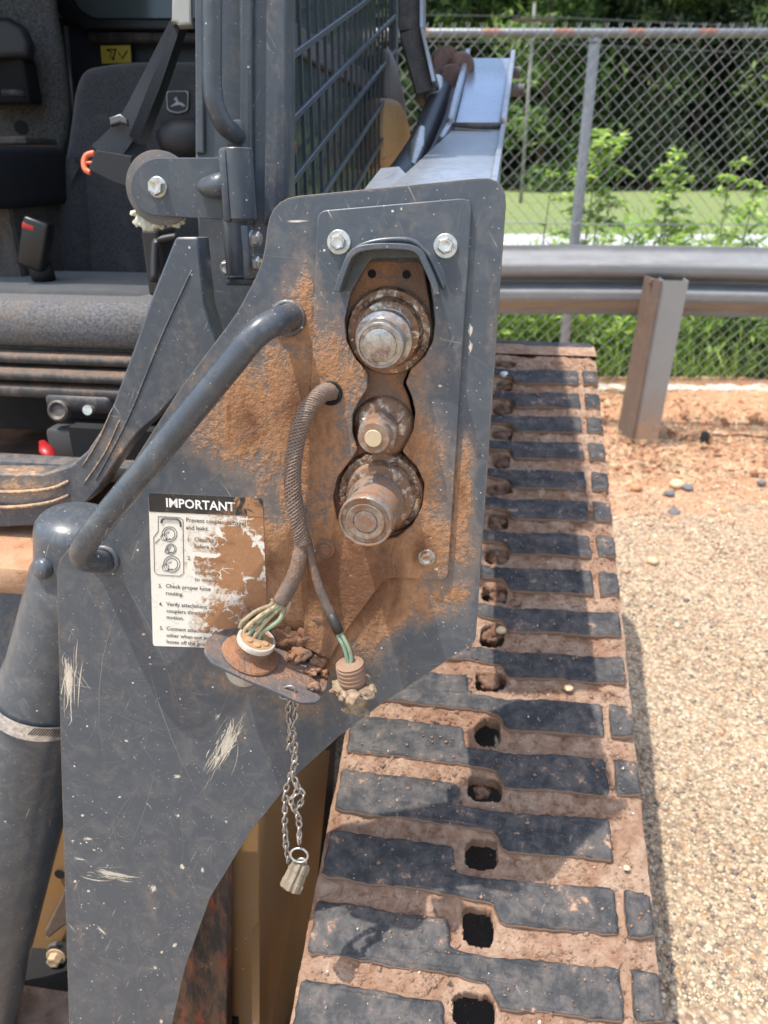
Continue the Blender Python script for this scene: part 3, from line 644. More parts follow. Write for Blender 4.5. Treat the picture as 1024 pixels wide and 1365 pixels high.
plate = build('coupler_plate', slab(PL, outer, 0, .008, .0007, holes=[keyab], px=False), [plate_m], loader, smooth=30)
# worn bright rim along the cut edges
rim = [PL.W(p[0], p[1], -.0007) for p in outer]
build('edge_wear', tube(rim, .00075, 6, closed=True), edge_m, plate, smooth=180)
ins = [(423, 281), (630, 263), (597, 774), (515, 770), (455, 850), (440, 880), (404, 862), (413, 560)]
inset = build('cover_panel', slab(PL, rounded(PL, ins, [12, 16, 14, 14, 8, 5, 5, 10], .0045), .0045, .0044, .0010, holes=[fillet([PL.ab(*p, .0045) for p in key], .002, 2)], px=False, bseg=2), plate_m, plate, smooth=30)
# the recessed plate that carries the couplers, set back behind the keyhole, dark gap on its right
def shift(pts, dx, dy, s, c=(512, 540)): return [(c[0]+(x-c[0])*s+dx, c[1]+(y-c[1])*s+dy) for x, y in pts]
recess = slab(PL, fillet([PL.ab(*p, -.007) for p in shift(key, -4, 2, .99)], .002, 2), -.007, .006, .001, px=False)
rec = build('coupler_bracket', recess, caked, loader, smooth=30)
for px, py in ((496, 365), (542, 366)): build('bolt_hole', lathe([(0, .0034), (.0006, .0034)], PL.P(px, py, -.007), PL.n, 14), blackm, rec)
build('back_box', rbox(PL.P(512, 545, -.05), (.085, .25, .06), (PL.x, PL.y, PL.n), .003), blackm, loader)

# paint chips, mud spatter and scratches on the plate
def marks():
    def inside(x, y, P):
        c = False
        for i in range(len(P)):
            (x1, y1), (x2, y2) = P[i-1], P[i]
            if (y1 > y) != (y2 > y) and x < (x2-x1)*(y-y1)/(y2-y1)+x1: c = not c
        return c
    rnd = random.Random(5); fl, st_, fine_ = G(), G(), G()
    def off(x, y): return (.0047 if inside(x, y, ins) else .0002) if not inside(x, y, key) else None
    def poly(g, x, y, pts):
        if not inside(x, y, pcn) or (198 < x < 352 and 655 < y < 866): return
        o = off(x, y)
        if o is None: return
        g.add([PL.P(x+a, y+b, o) for a, b in pts], [tuple(range(len(pts)))])
    for k in range(400):
        x, y = rnd.uniform(85, 668), rnd.uniform(240, 1365)
        if rnd.random() < .5: x, y = rnd.uniform(85, 250), rnd.uniform(1050, 1365)
        if rnd.random() < .12: x, y = 660-(y-240)*.07+rnd.uniform(-16, 4), rnd.uniform(245, 850)
        r = min(rnd.lognormvariate(-.55, .75), 3.6); n = rnd.randint(5, 8); e = rnd.uniform(.5, 1); a0 = rnd.random()*3
        poly(fl, x, y, [(r*rnd.uniform(.35, 1.35)*math.cos(-6.283*i/n+a0), e*r*rnd.uniform(.6, 1.25)*math.sin(-6.283*i/n+a0)) for i in range(n)])
    def streak(g, x, y, L, w, ang, bend=0):
        dx, dy = math.sin(ang), -math.cos(ang); n = 5; up_, dn_ = [], []
        for i in range(n+1):
            t = i/n-.5; cx, cy = dx*L*t + dy*bend*(t*t-.25)*4, dy*L*t - dx*bend*(t*t-.25)*4; ww = w*(1-abs(2*t)**2)*rnd.uniform(.6, 1.2)+.06
            up_.append((cx-dy*ww/2, cy+dx*ww/2)); dn_.append((cx+dy*ww/2, cy-dx*ww/2))
        for i in range(n):
            q = [up_[i], up_[i+1], dn_[i+1], dn_[i]]; poly(g, x, y, q) if inside(x+q[0][0], y+q[0][1], pcn) and off(x+q[0][0], y+q[0][1]) == off(x, y) else None
    for px, py, L, Wd, ang, s_ in scuffs:
        if Wd < 3 or L < 30: continue
        a = R_(ang); ux, uy = math.sin(a), -math.cos(a)
        for k in range(int(10+Wd*1.6)):
            t, q = rnd.gauss(0, .38)*L, rnd.gauss(0, .5)*Wd; streak(st_, px+ux*t-uy*q, py+uy*t+ux*q, L*rnd.uniform(.1, 1.1)*(1 if k % 3 else .3), rnd.lognormvariate(-.35, .55), a+rnd.gauss(0, .16 if px % 2 else .07), rnd.gauss(0, 2.5))
    for k in range(150):
        x, y = rnd.uniform(90, 640), rnd.uniform(270, 1365)
        if k % 2: x, y = rnd.uniform(90, 380), rnd.uniform(880, 1365)
        a = rnd.choice([-.45, -.35, .3, .15, 1.3, -1.2, 2.2]) + rnd.gauss(0, .22); streak(fine_, x, y, rnd.lognormvariate(3.6, .6), rnd.uniform(.22, .6), a, rnd.gauss(0, 5))
    for (x, y, L, a, b) in ((195, 860, 260, -.42, 14), (230, 960, 220, -.35, -10), (150, 900, 210, .12, -16), (345, 560, 90, .9, 8), (300, 600, 120, .55, 12), (330, 640, 80, -.7, 6)): streak(fine_, x, y, L, .8, a, b)
    ink_ = base('chip_cream', (.56, .49, .38), .8, nse=(400, .4)); sc_ = base('scratch_tan', (.20, .19, .17), .6, nse=(300, .4))
    for nm, g, mt_ in (('paint_chips', fl, ink_), ('scuff_marks', st_, ink_), ('scratches', fine_, sc_)): tag(build(nm, g, mt_, plate), kind='stuff')
marks()
# ---- hydraulic couplers (lathe along the machine axis)
def coupler(cx, cy, prof_c, prof_b, name, label, mats, tip):
    c0 = PL.P(cx, cy, -.011); s = .63/F; ax = HN
    tipw = PL.P(tip[0], tip[1], prof_b[-1][0]-.012); ax = (tipw-c0).normalized()
    col = build('collar', lathe([(h, r*s) for h, r in prof_c], c0, (ax*.35+PL.n).normalized(), 40), mats[0], None, smooth=35)
    bod = build(name, lathe([(h, r*s) for h, r in prof_b], c0, ax, 48), mats[1], loader, smooth=35, label=label)
    col.parent = bod; col.location = wloc(col)-wloc(bod); return bod, c0, ax
b1, c1, a1 = coupler(520, 441, [(0, 56), (.006, 56), (.009, 53), (.0095, 45), (.014, 43), (.018, 40), (.019, 34)], [(0, 36), (.016, 36), (.017, 34), (.026, 33.5), (.027, 36), (.031, 36), (.032, 33), (.033, 30), (.046, 29.6), (.0475, 28), (.0478, 26), (.046, 25.5), (.046, 21), (.0474, 20.5), (.0480, 19)], 'hydraulic_coupler', 'upper flat faced coupler with worn steel nose', (collar_m, steel_m), (506, 461))
b2, c2, a2 = coupler(512, 567, [(0, 42), (.005, 42), (.009, 38), (.012, 32), (.013, 26)], [(0, 24), (.02, 24), (.021, 25), (.030, 25), (.031, 21.5), (.044, 21), (.0455, 19.5), (.0458, 13.5)], 'drain_coupler', 'small middle coupler with pale centre', (collar_m, steel_d), (498, 584))
build('nose_insert', lathe([(0, 11.8*.6/F), (.0012, 11.8*.6/F), (.0016, 11*.6/F)], c2+a2*.0455, a2, 24), base('pale_brass', (.52, .42, .27), .6, .3, nse=(90, .2)), b2, smooth=40)
build('hex_nut', lathe([(0, 27*.62/F), (.001, 28.5*.62/F), (.009, 28.5*.62/F), (.010, 26*.62/F)], c2+a2*.020, a2, 6, phase=.3), steel_d, b2)
b3, c3, a3 = coupler(509, 655, [(0, 62), (.004, 62), (.008, 58), (.009, 50), (.013, 49), (.018, 46), (.019, 40)], [(0, 40), (.012, 40), (.013, 37), (.020, 36), (.021, 38.5), (.028, 38), (.032, 36), (.050, 35.5), (.051, 33.5), (.054, 33.5), (.055, 36), (.060, 36), (.0615, 34.5), (.0612, 32.5), (.0598, 32), (.0598, 26), (.0608, 25.6), (.0612, 24.5), (.0606, 17), (.0598, 16.5), (.0598, 15), (.0610, 14.6)], 'hydraulic_coupler', 'lower larger coupler, its nose ringed and rubbed bright', (collar_m, steel_d), (487, 696))
for bo, c, a, r, n, h in ((b1, c1, a1, 44, 20, .010), (b3, c3, a3, 50, 22, .009)):
    # lumps of dried mud and lime around the collar
    g = G()
    for k in range(34):
        t = random.random()*6.28; rr = r*random.uniform(.86, 1.15)*.62/F; q = c + PL.x*math.cos(t)*rr + PL.y*math.sin(t)*rr + PL.n*random.uniform(.006, .014)
        bm = bmesh.new(); bmesh.ops.create_icosphere(bm, subdivisions=1, radius=random.uniform(.0012, .0032)); g.add([q+Vector((v.co.x*random.uniform(.8, 1.6), v.co.y*.8, v.co.z*random.uniform(.6, 1.3))) for v in bm.verts], [tuple(v.index for v in f.verts) for f in bm.faces]); bm.free()
    tag(build('dried_mud', g, caked, bo, smooth=180), kind='stuff')
# hood over the upper coupler
def strip(px_pts, off, w): 
    a = [Vector(PL.ab(x, y, off)) for x, y in px_pts]; c = curve_pts([(p.x, p.y, 0) for p in a], 5); L = []; Rr = []
    for i, p in enumerate(c):
        t = (c[min(i+1, len(c)-1)]-c[max(i-1, 0)]).normalized(); nrm = Vector((-t.y, t.x, 0)); L.append(tuple((p+nrm*w)[:2])); Rr.append(tuple((p-nrm*w)[:2]))
    return L + Rr[::-1]
hp = [(449, 389), (452, 378), (462, 350), (469, 338), (482, 331), (512, 328), (546, 330), (559, 337), (566, 350), (579, 380), (582, 393)]
hood_m = grime('hood_paint', STEEL, .28, 0, lvl=-.30, up=-.1, scr=.9, dust=(.3, .16, .08))
hood = build('coupler_guard', slab(PL, strip(hp, .034, .0022), .034, .0297, .0008, px=False, bseg=2), hood_m, plate, smooth=40)
wb = [PL.W(*Vector(PL.ab(x, y, .005)), .0052) for x, y in shift([(456, 384), (464, 352), (472, 334), (500, 322), (545, 320), (566, 334), (578, 352), (592, 384)], 0, 0, 1)]
build('weld_bead', tube(curve_pts(wb, 6), .0021, 8), hood_m, hood, smooth=180)
for (px, py, r) in ((452, 323, 1), (594, 328, 1)):
    bo = build('flange_bolt', hexbolt(PL.P(px, py, .0045), PL.n, .0062, .006, .3, .0093), zinc, inset, smooth=30)
build('flange_bolt', hexbolt(PL.P(569, 743, .0045), PL.n, .0056, .004, .1, .0078), steel_m, inset, smooth=30)
build('flange_bolt', hexbolt(PL.P(434, 731, .0045), PL.n, .0056, .003, .1, .0088), caked, inset, smooth=30)

# ---- grab handle
hpts = [PL.P(388, 421, -.002), PL.P(382, 424, .012), PL.P(366, 430, .030), PL.P(340, 447, .042), PL.P(300, 495, .046), PL.P(200, 617, .048), PL.P(140, 690, .048), PL.P(116, 722, .046), PL.P(110, 742, .036), PL.P(124, 748, .020), PL.P(140, 748, -.002)]
gh_ = build('grab_handle', tube(curve_pts(hpts, 8), .0107, 24), handle_m, loader, smooth=180)
for px, py in ((384, 424), (139, 746)):
    t = [PL.P(px, py, 0) + PL.x*math.cos(a)*.0125 + PL.y*math.sin(a)*.0125 + PL.n*.001 for a in np.linspace(0, 6.28, 20)[:-1]]
    build('weld_bead', tube(t, .0026, 8, closed=True), paint_d, gh_, smooth=180)

# ---- warning decal
def decal_dust(m):
    n1 = m.noise(70, 5, .72, .5); n2 = m.noise(330, 4, .75); t = m.m('ADD', m.m('MULTIPLY', m.m('SUBTRACT', n1, .5), 1.6), m.m('MULTIPLY', m.m('SUBTRACT', n2, .5), 1.2))
    k = None
    for c, r, st in (B(322, 745, 72, 1.7, 1, 1, 1.3), B(345, 690, 34, 1.3), B(300, 830, 62, 1.3, 1, 1, .9), B(345, 800, 50, 1.3), B(268, 745, 40, .75, 1, 1, 1.5), B(330, 670, 26, .9, 1.4, 1, .8), B(262, 855, 20, .6)):
        x = m.m('MULTIPLY', m.m('MAXIMUM', m.blob(c, r, st[1:]), 0), st[0]); k = x if k is None else m.m('MAXIMUM', k, x)
    t = m.m('ADD', t, m.m('SUBTRACT', k, .12)); wv = m.vm('ADD', m.pos(), m.vm('MULTIPLY', m.noise(60, 3, .6, col=True), (.012, .012, .012)))
    e = m.vor(34, 'DISTANCE_TO_EDGE', v=wv); t = m.m('SUBTRACT', t, m.m('MULTIPLY', m.step(e, .10, .02), m.m('MULTIPLY', m.step(m.noise(28, 3, .6), .45, .6), .9)))
    e = m.vor(110, 'DISTANCE_TO_EDGE', v=wv); t = m.m('SUBTRACT', t, m.m('MULTIPLY', m.step(e, .08, .02), m.m('MULTIPLY', m.step(m.noise(45, 3, .6, v=m.vmap(m.pos(), loc=(3, 1, 2))), .5, .65), .7)))
    return m.m('MAXIMUM', m.step(t, .22, .5), m.m('MULTIPLY', m.step(t, -.08, .38), .5)), m.mix(m.noise(200, 4, .7), (.27, .125, .055), (.42, .22, .105))
def print_mat(name, c):
    m = N(name); k, dc = decal_dust(m); cc = m.mix(m.m('MULTIPLY', m.step(m.noise(90, 5, .75), .55, .72), .25), c, tuple(x*.6+.08 for x in c)); m.set('Base Color', m.mix(k, cc, dc)); m.set('Roughness', m.m('ADD', m.m('MULTIPLY', k, .4), .45)); m.set('Normal', m.bump(m.m('MULTIPLY', k, m.noise(280, 4, .7)), .5, .001)); return m.mat
dw, db, dt = print_mat('decal_cream', (.74, .70, .60)), print_mat('decal_black', (.022, .022, .022)), print_mat('decal_ink', (.05, .05, .05))
dcl = build('decal', slab(PL, rounded(PL, [(198, 657), (350, 664), (358, 866), (204, 861)], 5, .0004), .0004, .0003, 0, px=False), dw, plate, label='cream warning decal, its right half buried under orange mud')
build('decal_header', slab(PL, rounded(PL, [(198, 657), (350, 664), (351, 689), (199, 682)], [5, 5, .5, .5], .0007), .0007, .0002, 0, px=False), db, dcl)
g = G().add(*text_geo('IMPORTANT', PL, 221, 675.5, 19, .0010, bold=.022, sx=.96)); build('lettering', g, print_mat('decal_white', (.82, .8, .76)), dcl)
g = G()
for px, py, s_, sx, tx in [(248, 696, 9.3, 1.0, 'Prevent coupler damage'), (248, 706, 9.3, 1.0, 'and leaks.'), (249, 722, 9, 1, '1.'), (259, 722, 9, 1, 'Clean all couplers'), (259, 731, 9, 1, 'before use.'), (250, 747, 9, 1, '2.'), (260, 747, 9, 1, 'Press coupler'), (260, 757, 9, 1, 'together'), (260, 766, 9, 1, 'completely'), (260, 775, 9, 1, 'to couple.'),
                       (211, 784, 9, 1, '3.'), (221, 784, 9.3, 1, 'Check proper hose'), (221, 793.5, 9.3, 1, 'routing.'), (212, 808, 9, 1, '4.'), (222, 808, 9.3, 1, 'Verify attachment and'), (222, 817, 9.3, 1, 'couplers through full'), (222, 825.5, 9.3, 1, 'motion.'), (213, 840, 9, 1, '5.'), (222, 840.5, 9.3, 1, 'Connect attachment to each'), (222, 849.5, 9.3, 1, 'other when not in use. Keep'), (222, 858, 9.3, 1, 'hoses off the ground.')]:
    g.add(*text_geo(tx, PL, px, py-.5, s_, .0008, bold=.009, sx=sx*.94))
build('lettering', g, dt, dcl)
def ink(pts, w=.00028, closed=False): return tube([PL.P(x, y, .0006) for x, y in pts], w, 4, closed=closed)
g = G(); el = lambda cx, cy, a, b_, n=18, s=0, e=6.283: [(cx+a*math.cos(t), cy+b_*math.sin(t)) for t in np.linspace(s, e, n)]
g.add(*ink([(211, 688), (240, 690), (244, 693), (245, 764), (240, 768), (210, 766), (206, 762), (205, 716), (211, 708)], closed=True)).add(*ink([(215, 697), (216, 693), (219, 691), (236, 692), (240, 695), (241, 702)], .0010))
for cx, cy, r in ((226, 712, 10), (228, 732, 7), (229, 752, 11)):
    for q in (1, .72): g.add(*ink(el(cx, cy, r*q, r*q, 18)[:-1], closed=True))
    g.add(*ink(el(cx-r*.75, cy+r*.42, r*.42, r*.42, 14)[:-1], closed=True)); g.add(*ink([(cx-r*.5, cy-.1*r), (cx, cy-r*.3)])); g.add(*ink([(cx-r*.5, cy+r*.8), (cx+r*.1, cy+r*.55)]))
g.add(*ink([(207, 724), (213, 718)]))
build('pictogram', g, dt, dcl)

# ---- braided hose, wire loom, connectors
def braid(path, r, n=9, turns=9):
    c = curve_pts(path, 14); m_ = len(c); g = G(); T = [(c[min(i+1, m_-1)]-c[max(i-1, 0)]).normalized() for i in range(m_)]; u = Vector((1, 0, 0)); fr = []
    for t in T: u = (u-t*u.dot(t)).normalized(); fr.append((u, t.cross(u)))
    for sg in (1, -1):
        for k in range(n):
            pts = [c[i] + (fr[i][0]*math.cos(a) + fr[i][1]*math.sin(a))*(r + (.0004 if (int(i*n*2*turns/m_)+k) % 2 else 0)*sg) for i in range(m_) for a in [sg*turns*6.283*i/m_ + 6.283*k/n]]
            g.add(*tube(pts, .00105, 4, cap=False))
    return g
hpth = [PL.P(452, 533, -.012), PL.P(440, 522, .006), PL.P(423, 530, .018), (PL.P(405, 556, .022)), PL.P(393, 600, .024), PL.P(390, 645, .025), PL.P(396, 690, .025), PL.P(404, 724, .024)]
hose_m = grime('hose_sleeve', (.045, .035, .03), .6, 0, lvl=.1, up=.1, scr=0, specks=False, dust=(.26, .12, .06), dust2=(.40, .26, .17))
br_m = grime('hose_braid', (.20, .13, .09), .55, 0, lvl=.0, up=0, scr=0, specks=False, dust=(.46, .30, .19), fine=300)
hs = build('braided_hose', tube(curve_pts(hpth, 10), .0061, 18), hose_m, loader, smooth=180)
build('braid', braid(hpth, .0064, 9, 8), br_m, hs, smooth=180)
build('grommet', lathe([(-.004, .0095), (.002, .0102), (.003, .009), (.002, .0075)], PL.P(441, 524, .0045), PL.n, 24), blackm, hs, smooth=60)
jac = grime('loom_jacket', (.05, .035, .03), .7, 0, lvl=.25, up=.1, scr=0, specks=False, dust=(.34, .17, .085), dust2=(.26, .12, .06))
j1 = build('wire_loom', tube(curve_pts([PL.P(400, 716, .024), PL.P(399, 745, .027), PL.P(389, 775, .030), PL.P(374, 803, .033)], 8), [.0052]*6+[.0066]*12+[.0072]*7, 14), jac, loader, smooth=180)
j2 = build('wire_loom', tube(curve_pts([PL.P(409, 720, .022), PL.P(416, 752, .022), PL.P(430, 795, .024), PL.P(450, 838, .028)], 8), .0043, 12), jac, loader, smooth=180)
build('tape_wrap', tube([PL.P(441, 818, .026), PL.P(447, 832, .0275), PL.P(452, 843, .028)], .0047, 10), base('black_tape', (.03, .026, .024), .5, nse=(200, .5)), j2, smooth=180)
BX = (PL.x*math.cos(R_(24)) - PL.y*math.sin(R_(24))).normalized(); BN = (PL.y*math.cos(R_(24)) + PL.x*math.sin(R_(24)) + PL.n*.12).normalized()
BP = Plane(PL.P(312, 838, .003), BN, BX)
def bpl(px, py, off=0): return BP.ab(px, py, off)
bo_ = [bpl(*p) for p in [(300, 838), (276, 850), (272, 868), (284, 884), (330, 906), (378, 926), (402, 937), (424, 936), (436, 915), (438, 896), (425, 880), (410, 878), (405, 866), (430, 862), (400, 846), (350, 835)]]
bk = build('connector_bracket', slab(BP, fillet(bo_, .004, 3), 0, .003, .0006, px=False), grime('bracket_dirty', STEEL, .4, 0, lvl=-.22, up=.55, scr=.3, dust=(.36, .17, .08), dust2=(.27, .125, .06), cake=.5), loader, smooth=30)
cc = BP.P(333, 874, .0) ; s6 = .575/F
cb = build('round_connector', lathe([(0, 45*s6), (.002, 46*s6), (.0035, 44*s6), (.004, 33*s6), (.006, 28*s6), (.016, 27.5*s6)], cc, BN, 36), caked, loader, smooth=40, label='round multi pin connector on the bracket')
build('lock_ring', lathe([(.0155, 28.5*s6), (.0165, 30.5*s6), (.020, 30.8*s6), (.0215, 29.5*s6), (.0215, 26.5*s6), (.019, 26*s6)], cc, BN, 40), base('dirty_white_plastic', (.46, .40, .33), .5, nse=(110, .5)), cb, smooth=40)
tc = cc + BN*.0200
build('pin_face', lathe([(0, 26.3*s6), (.0008, 26*s6)], tc, BN, 36), base('tan_seal', (.36, .21, .11), .8, nse=(150, .3), bumpv=(200, .4, .001)), cb, smooth=40)
pins = []
for k in range(6):
    a = -1.3 + k*1.05; q = tc + BP.x*math.cos(a)*15*s6 + BP.y*math.sin(a)*15*s6; pins.append(q)
    build('pin_socket', lathe([(0, 6.3*s6), (.0020, 5.6*s6), (.0021, 3.2*s6)], q, BN, 14), base('tan_seal_lip', (.40, .25, .13), .8, nse=(150, .3)) if k == 0 else bpy.data.materials['tan_seal_lip'], cb, smooth=60)
lo_c = BP.P(318, 890, -.003)
build('connector_shell', lathe([(0, 27*s6), (-.004, 27*s6), (-.006, 31*s6), (-.012, 30*s6), (-.020, 27*s6), (-.024, 22*s6)], cc-BN*.003, BN, 30), grime('chalky_shell', (.5, .46, .40), .6, 0, lvl=.05, up=0, scr=0, specks=False, dust=(.42, .26, .15), dust2=(.62, .55, .44)), cb, smooth=40)
wc = [((.40, .36, .18), 'olive_wire'), ((.62, .50, .30), 'tan_wire'), ((.18, .42, .30), 'green_wire'), ((.50, .40, .22), 'khaki_wire'), ((.26, .40, .24), 'moss_wire'), ((.48, .32, .18), 'brown_wire')]
wm = [grime(n, c, .5, 0, lvl=.2, up=.2, scr=0, specks=False, dust=(.38, .24, .14), fine=300, coarse=90) for c, n in wc]
starts = [(362, 806), (367, 807), (371, 808), (375, 809), (379, 810), (384, 809)]; ends = [(322, 833), (327, 841), (333, 846), (340, 849), (347, 848), (352, 842)]
for k in range(6):
    s0 = PL.P(starts[k][0]+2, starts[k][1]-8, .033); s1 = PL.P(*starts[k], .034); e1 = U(ends[k][0], ends[k][1], (tc-CAM).dot(Vector((0, CT, -ST)))); e0 = e1 - BN*.003 
    mid = s1.lerp(e1, .55) + BN*.006 + PL.n*.004*math.sin(k*2) + PL.x*(.006 if k > 3 else 0)
    build('wire', tube(curve_pts([s0, s1, mid, e1+BN*.004, e0], 7), .0020, 8), wm[k], j1, smooth=180)
# small plug on two green wires
pc0 = PL.P(466, 884, .030)
for dx, k in ((-3, 2), (3, 4)):
    build('wire', tube(curve_pts([PL.P(448+dx*.4, 836, .028), PL.P(455+dx, 850, .030), PL.P(462+dx, 864, .031), pc0 + PL.x*dx*.0006+Vector((0, 0, .004)), pc0-Vector((0, 0, .004))], 6), .0018, 8), wm[2 if dx < 0 else 4], j2, smooth=180)
pa = Vector((.13, -.03, -1)).normalized(); thr = [(-.001, 13), (0, 19), (.0006, 22)]
for k in range(9): thr += [(.0012+k*.0021, 22.6 if k % 2 else 21.2), (.0027+k*.0021, 22.6 if k % 2 else 21.2)]
thr += [(.022, 19), (.024, 18)]
plug = build('wire_plug', lathe([(h, r*s6) for h, r in thr], pc0, pa, 28), grime('plug_clay', (.26, .14, .08), .7, 0, lvl=.1, up=.1, scr=0, specks=False, dust=(.45, .25, .13)), loader, smooth=40, label='round threaded plug hanging on two green wires, packed with mud')
cream_mud = mud('pale_mud', (.26, .16, .09), (.50, .38, .26), 150, 1, .002)
build('plug_shell', lathe([(.022, 17*s6), (.026, 21*s6), (.036, 19.5*s6), (.048, 18*s6), (.050, 15*s6)], pc0, pa, 20), cream_mud, plug, smooth=40)
def lumps(name, parent, mat, items, smooth=180):
    g = G()
    for c, r, (sx, sy, sz) in items:
        bm = bmesh.new(); bmesh.ops.create_icosphere(bm, subdivisions=3, radius=r); ph = Vector((random.random()*9, random.random()*9, 0))
        for v in bm.verts:
            d = v.co.normalized(); k = 1 + .75*mn.noise(d*1.1+ph) + .45*mn.noise(d*2.6+ph) + .25*mn.noise(d*6+ph); v.co *= k
        g.add([Vector(c)+Vector((v.co.x*sx, v.co.y*sy, v.co.z*sz)) for v in bm.verts], [tuple(v.index for v in f.verts) for f in bm.faces]); bm.free()
    return tag(build(name, g, mat, parent, smooth=smooth), kind='stuff' if len(items) > 1 else None)
lumps('mud_clod', plug, cream_mud, [(pc0+pa*.026+PL.x*x*s6+PL.n*z, r*s6, (1, 1, .7)) for x, z, r in ((-22, .004, 12), (-10, .014, 10), (4, .016, 11), (18, .010, 12), (27, .002, 9), (-28, -.004, 7), (10, -.01, 12))] + [(pc0+pa*.046+PL.x*x*s6+PL.n*.004, r*s6, (1, 1, .8)) for x, r in ((-8, 11), (8, 12))])
lumps('mud_clod', bk, caked, [(BP.W(*bpl(px, py), .004), r*s6, (1.1, .9, .8)) for px, py, r in ((398, 876, 16), (412, 872, 15), (420, 890, 14), (410, 872, 10), (421, 885, 11), (424, 866, 9), (388, 880, 8), (430, 900, 8), (415, 900, 9), (418, 920, 8))])
build('bracket_bolt', hexbolt(BP.W(*bpl(420, 868), .008), (BN+PL.x*.4).normalized(), .0052, .007), caked, bk, smooth=30)
build('bracket_bolt', hexbolt(PL.P(330, 818, .006), (PL.n+PL.y*.3).normalized(), .006, .010), caked, bk, smooth=30)
lumps('mud_pile', plate, caked, [(PL.P(px, py, .002), r*.62/F, (1.2, .35, 1)) for px, py, r in ((350, 825, 15), (455, 800, 10), (470, 770, 9), (385, 850, 17), (410, 850, 15), (430, 830, 12), (415, 740, 8))])

# ---- tether chain and dust cap (hang from the bracket)
def chain(path, name_parent, L=.0108, W_=.0070, r=.00108):
    c = curve_pts(path, 12); g = L*.62; acc = 0; cen = []
    for i in range(1, len(c)):
        acc += (c[i]-c[i-1]).length
        if acc >= g: acc -= g; cen.append((c[i], (c[i]-c[i-1]).normalized()))
    for k, (p, t) in enumerate(cen):
        t = (t + Vector((random.uniform(-.25, .25), random.uniform(-.2, .2), 0))).normalized(); a = (.3 if k % 2 else 1.85) + random.uniform(-.3, .3); u = PL.x*math.cos(a) + PL.n*math.sin(a); u = (u-t*u.dot(t)).normalized()
        pts = []
        for q in np.linspace(0, 6.283, 17)[:-1]:
            cx, sx = math.cos(q), math.sin(q); pts.append(p + u*(W_/2-r)*(abs(sx)**.8*(1 if sx > 0 else -1)) + t*(L/2-r)*cx)
        build('link', tube(pts, r, 6, closed=True), chain_m, name_parent, smooth=180)
ch = thing('tether_chain', 'thin doubled steel chain hanging from the connector bracket', 'chain', PL.P(381, 918, .04))
build('hook_ring', tube([BP.P(383, 918, 0) + PL.x*math.cos(a)*.0065 + Vector((0, 0, -.004)) + BN*math.sin(a)*.008 for a in np.linspace(0, 6.283, 22)[:-1]], .0011, 8, closed=True), chain_m, ch, smooth=180)
A_ = [(381, 922), (390, 950), (386, 985), (393, 1015), (382, 1050), (380, 1085), (381, 1120), (385, 1148)]; B_ = [(388, 926), (384, 955), (394, 990), (391, 1030), (397, 1052), (388, 1068), (398, 1090), (399, 1122)]
chain([PL.P(x, y, .036) for x, y in A_], ch); chain([PL.P(x, y, .041) for x, y in B_], ch)
chain([PL.P(x, y, .040) for x, y in ((392, 1040), (404, 1060), (396, 1078))], ch); chain([PL.P(x, y, .040) for x, y in ((384, 922), (394, 940), (390, 970), (384, 1000))], ch)
cap = thing('dust_cap', 'knurled beige dust cap on a split ring at the end of the hanging chain', 'dust cap', PL.P(398, 1165, .04))
rc = PL.P(399, 1140, .041); build('split_ring', tube([rc + PL.x*math.cos(a)*.0085 + PL.y*math.sin(a)*.0085 for a in np.linspace(0, 6.283, 28)[:-1]], .0011, 8, closed=True), zinc, cap, smooth=180)
ca = (PL.n*.55 - PL.x*.35 - PL.y*.75).normalized(); c0 = PL.P(402, 1150, .034)
vs, fs = lathe([(0, 14*s6), (.001, 17*s6), (.008, 19*s6), (.009, 17*s6), (.018, 18*s6), (.0195, 20*s6), (.026, 19*s6), (.027, 15*s6), (.022, 13*s6)], c0, ca, 40)
xx_ = (Vector((1, 0, 0)) - ca*ca.x).normalized(); nv = []
for i, v in enumerate(vs):
    k = 1.0 if (i % 40) % 5 < 3 else .78; h = (v-c0).dot(ca); q = c0 + ca*h; nv.append(q + (v-q)*k + Vector((random.uniform(-1, 1), random.uniform(-1, 1), random.uniform(-1, 1)))*.0004)
build('cap_body', (nv, fs), grime('cap_plastic', (.22, .165, .10), .6, 0, lvl=.1, up=0, scr=0, specks=False, dust=(.24, .17, .10), dust2=(.15, .09, .05)), cap, smooth=35)
build('cap_lug', tube([c0 - ca*.001 + PL.x*math.cos(a)*.004 + PL.y*math.sin(a)*.004 for a in np.linspace(0, 6.283, 14)[:-1]], .0014, 6, closed=True), zinc, cap, smooth=180)

# ---- boom arm behind the plate
def quadprism(name, tl, tr, br, bl, th, mat, parent, bevel=0, label=None):
    """tl.. are world points of the top face; extruded down by th (vector)"""
    n = (tr-tl).cross(bl-tl).normalized()
    if n.z < 0: n = -n
    vs = [tl, tr, br, bl]; vs = vs + [v - n*th for v in vs]
    fs = [(3, 2, 1, 0), (4, 5, 6, 7), (0, 1, 5, 4), (1, 2, 6, 5), (2, 3, 7, 6), (3, 0, 4, 7)]
    bm = bmesh.new(); bv = [bm.verts.new(v) for v in vs]; [bm.faces.new([bv[i] for i in f]) for f in fs]; bmesh.ops.recalc_face_normals(bm, faces=bm.faces)
    if bevel: bmesh.ops.bevel(bm, geom=list(bm.edges), offset=bevel, segments=2, affect='EDGES', profile=.5)
    bm.verts.index_update(); r = ([v.co.copy() for v in bm.verts], [tuple(v.index for v in f.verts) for f in bm.faces]); bm.free()
    return build(name, r, mat, parent, smooth=30, label=label)
boom_m = grime('boom_paint_sheen', (.50, .52, .55), .30, .7, lvl=-.22, up=-.05, scr=.9, dust=(.42, .32, .25))  # pale metallic base lifts the dark paint to carry bright sky reflection
